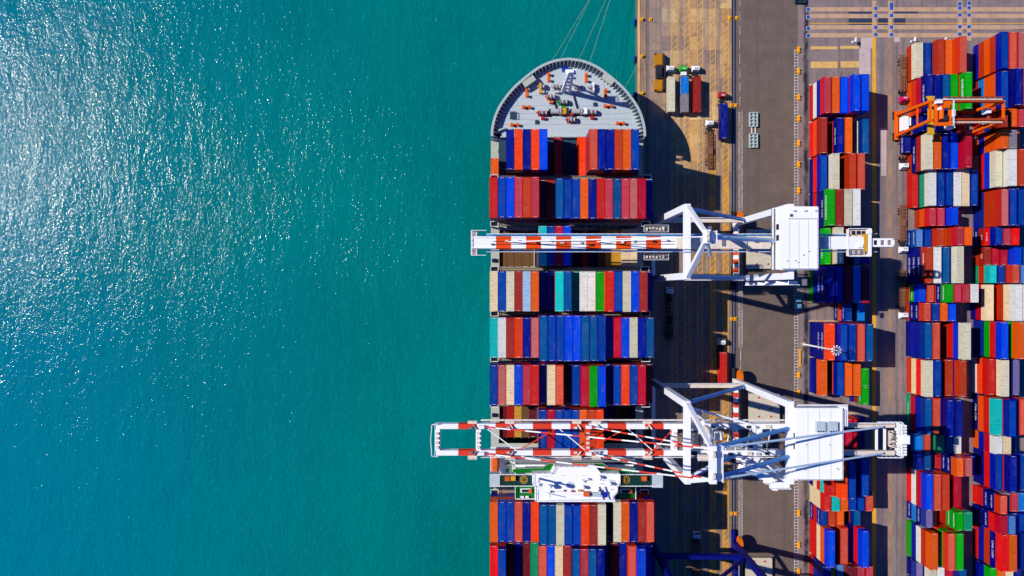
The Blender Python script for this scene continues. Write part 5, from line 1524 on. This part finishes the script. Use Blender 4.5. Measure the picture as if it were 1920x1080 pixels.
# ---------------------------------------------------------------- trucks
M_cabw = paint("cab_white_paint", (228, 230, 234), 0.35, 0.12, 0.02)
M_cabg = paint("cab_green_paint", (24, 170, 22), 0.35, 0.15, 0.02)
M_cabp = paint("cab_magenta_paint", (196, 16, 96), 0.35, 0.2, 0.02)
M_cabr = paint("cab_red_paint", (170, 24, 40), 0.35, 0.2, 0.02)
M_rust = paint("rusty_trailer_brown", (128, 84, 62), 0.75, 0.5, 0.08)
M_ref = paint("lamp_red", (170, 10, 10), 0.3, 0.0, 0.0)

def truck(name, x, y, rz, cabm, label, group, deck='skeleton', length=12.4, trailm=None):
    """terminal tractor with a skeletal trailer; cab towards local +Y, root under the trailer's middle"""
    t = empty(name, (x, y, 0.01), label, "truck", group, rz)
    trailm = trailm or M_rust
    l = length / 2
    b = MB(); b.frustum((-1.28, 1.28, l + 2.3, l + 4.5), 1.0, (-1.22, 1.22, l + 2.4, l + 4.3), 2.1); b.frustum((-1.22, 1.22, l + 2.4, l + 4.3), 2.1, (-1.08, 1.08, l + 2.55, l + 3.85), 3.05)
    cab = b.build("cab", cabm, t)
    b = MB(); b.quad((-1.08, l + 4.26, 2.2), (1.08, l + 4.26, 2.2), (0.98, l + 3.95, 2.95), (-0.98, l + 3.95, 2.95)); b.build("windscreen", M_win, cab)
    b = MB(); b.box(-0.6, 0.6, l + 2.75, l + 3.3, 3.055, 3.22); b.build("roof_unit", M_silver, cab)
    b = MB(); b.box(-0.5, 0.5, l - 0.6, l + 4.2, 0.62, 0.98); b.box(-1.1, 1.1, l + 1.0, l + 1.6, 0.98, 1.2); b.build("tractor_chassis", M_dark, t)
    b = MB(); b.cyl((0, l + 0.2, 0.99), (0, l + 0.2, 1.15), 0.55, 12); b.build("coupling_plate", M_dark, t)
    for s_ in (-1, 1):
        for yy in (l + 3.4, l + 0.2):
            b = MB(); b.cyl((s_ * 0.82, yy, 0.5), (s_ * 1.22, yy, 0.5), 0.5, 14); w_ = b.build("wheel", M_rubber, t)
            b = MB(); b.cyl((s_ * 1.2, yy, 0.5), (s_ * 1.235, yy, 0.5), 0.26, 10); b.build("rim", M_silver, w_)
        for yy in (-l + 1.6, -l + 2.9):
            b = MB(); b.cyl((s_ * 0.78, yy, 0.5), (s_ * 1.22, yy, 0.5), 0.5, 14); w_ = b.build("wheel", M_rubber, t)
            b = MB(); b.cyl((s_ * 1.2, yy, 0.5), (s_ * 1.235, yy, 0.5), 0.26, 10); b.build("rim", M_silver, w_)
    b = MB()
    for xx in (-0.55, 0.55):
        b.box(xx - 0.12, xx + 0.12, -l, l + 0.6, 1.16, 1.5)
    n = 13 if deck != 'grid' else 11
    hw = 0.16 if deck != 'grid' else 0.12
    for i in range(n):
        yy = -l + 0.1 + i * (length - 0.2) / (n - 1)
        if deck == 'grid' and abs(yy) < l * 0.2:
            continue
        b.box(-1.22, 1.22, yy - hw, yy + hw, 1.3, 1.52)
    for xx in (-1.16, 1.16):
        b.box(xx - 0.08, xx + 0.08, -l, l, 1.32, 1.5)
    if deck == 'grid':
        for xx in (-0.02,):
            b.box(xx - 0.1, xx + 0.1, -l, -l * 0.2, 1.31, 1.51); b.box(xx - 0.1, xx + 0.1, l * 0.2, l, 1.31, 1.51)
        b.box(-1.1, 1.1, -l * 0.19, l * 0.19, 1.34, 1.48)
    b.build("trailer_frame", trailm, t)
    b = MB(); b.box(-1.1, -0.7, -l - 0.06, -l, 1.0, 1.2); b.box(0.7, 1.1, -l - 0.06, -l, 1.0, 1.2); b.build("tail_lights", M_ref, t)
    return t
def load(x, y, k, L, lab, word=None):
    o = container(k, x, y, 1.56, L, 2.6, True, word)
    tag(o, lab, "container", "containers riding on trucks")
def at(px, py, z=1.5):
    return W(px, py, z)
GQ = "trucks on the quay apron"
x, y = at(1257.5, 178, 3.0); truck("container_truck", x, y, 0, M_cabw, "white cabbed truck carrying a long beige container, leftmost of three abreast", GQ); load(x, y, 'i', LONG, "long beige container on the leftmost of three abreast trucks")
x, y = at(1283, 178, 3.0); truck("container_truck", x, y, 0, M_cabg, "green cabbed truck in the middle of three abreast", GQ)
load(x, y + 3.1, 'L', SHORT, "short sky blue container behind the green truck cab", ("CMA CGM", 1.2)); load(x, y - 3.1, 'x', SHORT, "short grey container on the tail of the green cabbed truck")
bx = MB((x, y, 0.01)); bx.box(x - 0.9, x + 0.9, y + 7.0, y + 8.2, 1.2, 2.6); bx.build("headboard", M_cabw, [o for o in bpy.data.objects if o.get("label") == "green cabbed truck in the middle of three abreast"][0])
x, y = at(1306, 178, 3.0); truck("container_truck", x, y, 0, M_cabw, "white cabbed truck carrying a brick red container, rightmost of three abreast", GQ); load(x, y, 'd', LONG, "long brick red container on the rightmost of three abreast trucks")
x, y = at(1356, 228, 3.0); truck("container_truck", x, y, 0, M_cabr, "truck with red and white cab carrying a long blue container beside the road", GQ); load(x, y, 'n', LONG, "long navy blue container on the truck beside the road")
x, y = at(1330, 282, 1.5); truck("container_truck", x, y, 0, M_cabw, "white cabbed truck with an empty rust brown trailer at the shadow's edge", GQ, 'grid')
x, y = at(1255, 600, 1.5); truck("container_truck", x, y, 0, M_cabw, "truck with empty dark trailer parked in the ship's shadow", GQ, 'grid', 14.0, paint("dark_trailer_paint", (30, 26, 40), 0.6, 0.3))
for py, m in ((612, M_cabp), (673, M_cabp)):
    xx, yy = at(1255, py, 2.0)
x, y = at(1354.5, 693, 3.0); truck("container_truck", x, y, 0, M_cabw, "truck carrying a red container, its cab just inside the ship's shadow", GQ); load(x, y, 'r', LONG, "long red container on a truck halfway into the ship's shadow")
x, y = at(1306.5, 1055, 2.0); truck("container_truck", x, y, 0, M_cabw, "truck in the shade beside the blue crane's frame", GQ, 'grid', 12.4)
GY = "trucks in the yard lane"
x, y = at(1693, 136, 1.5); truck("container_truck", x, y, math.pi, M_cabp, "magenta cabbed truck with an empty brown trailer in the yard lane", GY, 'grid')
x, y = at(1697.5, 271, 2.8); truck("container_truck", x, y, math.pi, M_cabw, "white cabbed truck with a short navy container by the yard crane", GY, 'grid', 8.0); load(x, y, 'n', SHORT, "short navy blue container on the truck by the yard crane", ("CMA CGM", 1.2))
x, y = at(1692.5, 417, 1.5); truck("container_truck", x, y, math.pi, M_cabw, "white cabbed truck with empty brown trailer beside short light blue containers", GY, 'grid')
x, y = at(1692.5, 540, 1.5); truck("container_truck", x, y, math.pi, M_cabw, "white cabbed truck with empty brown trailer, lowest of those in the lane", GY, 'grid')

# ---------------------------------------------------------------- other things on the ground
# blue van-like car on the road's right edge
cx_, cy_ = at(1497, 572, 0.8)
car = empty("parked_car", (cx_, cy_, 0.01), "light blue car parked at the road's right edge below the white crane", "car")
M_carb = paint("car_light_blue", (92, 140, 176), 0.25, 0.05, 0.0)
b = MB(); b.frustum((-0.98, 0.98, -2.35, 2.35), 0.35, (-0.95, 0.95, -2.3, 2.3), 0.95); b.build("car_body", M_carb, car)
b = MB(); b.frustum((-0.9, 0.9, -1.9, 1.15), 0.95, (-0.74, 0.74, -1.5, 0.45), 1.6); cabn = b.build("cabin", M_win, car)
b = MB(); b.box(-0.72, 0.72, -1.45, 0.4, 1.602, 1.66); b.build("car_roof", M_carb, car)
for s_ in (-1, 1):
    for q in (-1.45, 1.5):
        b = MB(); b.cyl((s_ * 0.8, q, 0.34), (s_ * 1.0, q, 0.34), 0.34, 12); b.build("wheel", M_rubber, car)
    b = MB(); b.box(s_ * 0.6 - 0.2, s_ * 0.6 + 0.2, 2.32, 2.37, 0.6, 0.78); b.build("headlight", M_wht, car)

# steel cell-guide rack on the road
rx, ry = at(1412.5, 244, 0.6)
M_rack = paint("pale_teal_steel", (178, 192, 190), 0.5, 0.4, 0.03)
rack = empty("steel_rack", (rx, ry, 0.01), "pale steel frame rack of open cells lying alone on the grey road", "steel frame")
l = 6.2
b = MB()
for xx in (-1.35, 0.05, 1.3):
    (b.box(xx - 0.1, xx + 0.1, -l, -1.35, 0.15, 1.2), b.box(xx - 0.1, xx + 0.1, 1.25, l, 0.15, 1.2))
b.build("long_beams", M_rack, rack)
for i in range(11):
    yy = -l + 0.12 + i * (2 * l - 0.24) / 10
    if i in (5,):
        continue
    b = MB(); b.box(-1.2, -0.1, yy - 0.12, yy + 0.12, 0.2, 1.15); b.box(0.2, 1.15, yy - 0.12, yy + 0.12, 0.2, 1.15); b.build("cross_bar", M_rack, rack)
for y0, y1 in ((-l + 0.3, -1.5), (1.4, l - 0.3)):
    b = MB(); b.box(-1.2, 1.15, y0, y1, 0.05, 0.15); b.build("base_plate", M_deck, rack)
for xx in (-0.5, 0.75):
    b = MB(); b.box(xx - 0.2, xx + 0.2, -1.3, 1.2, 0.25, 0.5); b.build("timber_bearer", M_ctan, rack)

# hatch covers lifted off and laid on the road under the two white cranes
M_hc = paint("hatch_cover_buff", (196, 186, 166), 0.6, 0.5, 0.04)
def lifted_hatch(px0, px1, py0, py1, z, lab):
    (x0, y1), (x1, y0) = W(px0, py0, z), W(px1, py1, z)
    cx, cy = (x0 + x1) / 2, (y0 + y1) / 2
    h = empty("hatch_cover", (cx, cy, 0.01), lab, "hatch cover", "hatch covers laid on the road")
    o_ = (cx, cy, 0.01)
    n = 3
    for i in range(n):
        a_, c_ = y0 + (y1 - y0) * i / n, y0 + (y1 - y0) * (i + 1) / n
        b = MB(o_); b.box(x0, x1, a_ + 0.02, c_ - 0.02, z - 0.5, z); b.build("cover_panel", M_hc, h)
    b = MB(o_)
    for i in range(6):
        xx = x0 + 0.3 + i * (x1 - x0 - 0.6) / 5
        b.box(xx - 0.15, xx + 0.15, y0 + 0.2, y1 - 0.2, 0.3, z - 0.5)
    b.build("stiffeners", M_dark, h)
    for fx in (0.33, 0.72):
        for fy in (0.12, 0.42, 0.62, 0.9):
            b = MB(o_); xx, yy = x0 + (x1 - x0) * fx, y0 + (y1 - y0) * fy
            b.cyl((xx, yy, z), (xx, yy, z + 0.12), 0.34, 10); b.build("lifting_pad", M_red, h)
lifted_hatch(1400, 1456, 430, 504, 1.8, "buff hatch cover with red pads under the white single-boom crane")
lifted_hatch(1404, 1462, 738, 812, 1.8, "buff hatch cover with red pads under the white twin-girder crane")
lifted_hatch(1398, 1448, 1046, 1110, 1.8, "buff hatch cover at the bottom edge under the blue crane")

# mustard spreader frame resting on the quay
fx_, fy_ = at(1238, 136, 1.0)
M_must = paint("mustard_steel", (176, 118, 22), 0.6, 0.5, 0.04)
spf = empty("spreader_frame", (fx_, fy_, 0.01), "mustard yellow spreader frame lying beside the three parked trucks", "spreader")
b = MB(); b.box(-2.0, 0.9, 2.2, 6.5, 0.1, 1.3); b.box(-1.7, 0.6, 2.6, 6.1, 1.3, 1.55); b.build("end_block", M_must, spf)
b = MB(); b.box(-2.0, 0.9, -6.5, -2.4, 0.1, 1.3); b.box(-1.7, 0.6, -6.1, -3.0, 1.3, 1.55); b.build("end_block", M_must, spf)
b = MB(); b.box(-1.5, 0.8, -2.4, 2.2, 0.1, 2.2); b.box(-0.9, 0.2, -1.6, 1.5, 2.2, 2.9); b.build("centre_housing", M_dark, spf)
b = MB(); b.box(0.91, 1.6, -6.2, 6.0, 0.1, 2.0); b.build("side_beam", M_dark, spf)
for yy in (-6.35, 6.35):
    for xx in (-1.9, 0.75):
        b = MB(); b.box(xx - 0.2, xx + 0.2, yy - 0.2, yy + 0.2, 1.3, 1.8); b.build("twist_lock", M_dark, spf)

# yellow tie-down blocks along the road edge
rows = [93, 133, 182, 222, 268, 308, 357, 703, 737, 872, 962, 1022, 1072]
proto = None
M_blk = paint("block_yellow_paint", (228, 160, 16), 0.5, 0.3, 0.05)
for i, py in enumerate(rows):
    bx_, by_ = at(1498, py, 0.5)
    if proto is None:
        proto = empty("barrier_block", (bx_, by_, 0.01), "x", "barrier block")
        b = MB(); b.box(-0.5, 0.5, -1.1, 1.1, 0, 0.35); b.build("block_base", M_blk, proto)
        b = MB(); b.box(-0.3, 0.3, -0.75, -0.35, 0.35, 0.95); b.box(-0.3, 0.3, 0.35, 0.75, 0.35, 0.95); b.box(-0.16, 0.16, -0.35, 0.35, 0.5, 0.8); b.build("block_top", M_blk, proto)
        remember(proto)
        o = proto
    else:
        o = copy_tree(proto)
    o.location = (bx_, by_, 0.01)
    tag(o, f"{ORD[i]} yellow barrier block down the ladder-striped line at the road edge", "barrier block", "yellow blocks along the road edge")
hx_, hy_ = at(1500.5, 671, 0.5)
hf_ = empty("steel_barrier", (hx_, hy_, 0.01), "long yellow I-shaped frame beside the light mast foot", "barrier")
b = MB(); b.box(-0.18, 0.18, -2.7, 2.7, 0, 0.5); b.build("long_bar", M_blk, hf_)
for q in (-2.85, 2.85):
    b = MB(); b.box(-0.6, 0.6, q - 0.15, q + 0.15, 0, 0.55); b.build("end_bar", M_blk, hf_)

# yellow sockets by the crane rails
for px, py, lab in ((1369, 33, "yellow socket on the slab side of the landward rail, topmost pair"), (1382, 33, "yellow socket on the road side of the landward rail, topmost pair"),
                    (1371.5, 197, "yellow socket on the slab side of the rail by the blue container truck"), (1380, 197, "yellow socket on the road side of the rail by the blue container truck"),
                    (1220, 36, "yellow socket beside the seaward crane rail near the quay edge"),
                    (1372, 598, "yellow socket on the slab side of the rail between the white cranes"), (1379, 598, "yellow socket on the road side of the rail between the white cranes"),
                    (1372, 963, "yellow socket on the slab side of the rail, lowest pair"), (1380, 963, "yellow socket on the road side of the rail, lowest pair")):
    x, y = at(px, py, 0.3)
    s_ = empty("anchor_socket", (x, y, 0.015), lab, "anchor socket", "yellow sockets along the crane rails")
    MB().box(-0.55, 0.55, -0.6, 0.6, 0, 0.22).build("socket_plate", M_blk, s_)
    b = MB(); b.box(-0.3, -0.12, -0.4, 0.4, 0.22, 0.5); b.box(0.12, 0.3, -0.4, 0.4, 0.22, 0.5); b.build("socket_lugs", M_blk, s_)

# bollards and fenders along the free quay edge ahead of the ship
proto = None
for i, (Yb, lab) in enumerate(((94.4, "topmost yellow bollard on the quay edge"), (81.4, "yellow bollard on the quay edge level with the mustard spreader frame"),
                               (68.4, "yellow bollard on the quay edge nearest the ship's bow"))):
    if proto is None:
        proto = empty("quay_bollard", (45.6, Yb, 0.145), "x", "bollard")
        b = MB(); b.cyl((0, 0, 0), (0, 0, 0.6), 0.34, 12, 0, 0.26); b.cyl((0, 0, 0.6), (0, 0, 0.85), 0.5, 12); b.build("bollard_post", M_yel, proto)
        b = MB(); b.cyl((0, 0, 0), (0, 0, 0.07), 0.75, 12); b.build("bollard_base", M_yel, proto)
        remember(proto); o = proto
    else:
        o = copy_tree(proto)
    o.location = (45.6, Yb, 0.145)
    tag(o, lab, "bollard", "bollards along the quay edge")
proto = None
for i, (Yb, lab) in enumerate(((94.0, "topmost blue faced fender hung on the quay wall"), (81.0, "blue faced fender on the quay wall level with the mustard spreader frame"),
                               (68.4, "blue faced fender on the quay wall nearest the ship's bow"))):
    if proto is None:
        proto = empty("quay_fender", (44.0, Yb, -1.4), "x", "fender")
        b = MB(); b.box(-1.0, -0.75, -1.2, 1.2, -1.3, 1.25); b.build("fender_panel", paint("fender_blue_panel", (12, 70, 168), 0.5, 0.3, 0.05), proto)
        b = MB(); b.cyl((-0.75, 0, 0.4), (0.04, 0, 0.4), 0.75, 12); b.build("rubber_cone", M_rubber, proto)
        remember(proto); o = proto
    else:
        o = copy_tree(proto)
    o.location = (44.0, Yb, -1.35)
    tag(o, lab, "fender", "fenders along the quay wall")

# high light mast beside the roadside block
mx, my = W(1505, 645, 0)
mast = empty("light_mast", (mx, my, 0.01), "tall pale light mast with a ring of lamps leaning over the roadside block", "light mast")
b = MB(); b.cyl((0, 0, 0.4), (0, 0, 25.5), 0.34, 10, 0, 0.16); b.build("mast_pole", M_cw, mast)
b = MB(); b.box(-0.9, 0.9, -0.9, 0.9, 0, 0.45); b.build("mast_base", M_tanst, mast)
b = MB()
for i in range(16):
    a0, a1 = 2 * math.pi * i / 16, 2 * math.pi * (i + 1) / 16
    b.beam((0.85 * math.cos(a0), 0.85 * math.sin(a0), 25.0), (0.85 * math.cos(a1), 0.85 * math.sin(a1), 25.0), 0.12)
b.build("lamp_ring", M_silver, mast)
for i in range(10):
    a0 = 2 * math.pi * i / 10 + 0.2
    b = MB(); c_, s_ = math.cos(a0), math.sin(a0)
    b.beam((0.85 * c_, 0.85 * s_, 25.0), (1.25 * c_, 1.25 * s_, 25.05), 0.1); b.beam((1.25 * c_, 1.25 * s_, 25.1), (1.6 * c_, 1.6 * s_, 24.9), 0.36, 0.2); b.build("lamp_head", M_cw, mast)

# small signal posts at the top of the yard
for px, py, lab in ((1598, 79, "small white post with a sign plate beside the pale concrete pad"),
                    (1708, 78, "small white post with a sign plate behind the beige container"),
                    (1765, 79, "small white post with a sign plate behind the orange containers")):
    x, y = at(px, py, 0)
    p = empty("sign_post", (x, y, 0.01), lab, "sign post", "sign posts at the top of the yard")
    b = MB(); b.cyl((0, 0, 0), (0, 0, 3.0), 0.09, 8); b.build("post", M_cw, p)
    b = MB(); b.box(-0.08, -0.02, -0.7, 0.7, 1.9, 3.0); b.build("sign_plate", M_cw, p)
    b = MB(); b.cyl((0, 0, 0), (0, 0, 0.3), 0.35, 10); b.build("post_foot", M_wht, p)

# dark green bin at the top of the road
x, y = at(1500, 2, 0.6)
p = empty("skip_bin", (x, y, 0.01), "dark teal skip bin at the photo's top edge by the road", "skip")
b = MB(); b.box(-1.8, 1.8, -0.8, -0.7, 0.1, 1.2); b.box(-1.8, 1.8, 0.7, 0.8, 0.1, 1.2); b.box(-1.8, -1.7, -0.7, 0.7, 0.1, 1.2); b.box(1.7, 1.8, -0.7, 0.7, 0.1, 1.2); b.build("skip_walls", paint("skip_teal", (14, 78, 92), 0.5, 0.3), p)
b = MB(); b.box(-1.7, 1.7, -0.7, 0.7, 0.1, 0.3); b.build("skip_floor", M_dark, p)

# bits too small to pick apart stay joined
for o in bpy.data.objects:
    n_ = o.name.split('.')[0]
    if o.parent is not None and n_ in ("corner_fittings", "roof_number", "trolley_gear", "cross_beam_gear", "cooler_fan", "cell_guides", "deck_seams",
                                       "stack_pedestals", "davit_gear", "davit_boxes", "roof_vent", "stair_landings", "back_jib_rungs", "stiffeners",
                                       "deck_vents", "back_sheave_block", "tail_lights", "outer_slabs", "ladder_landings", "wheels"):
        o["kind"] = "stuff"
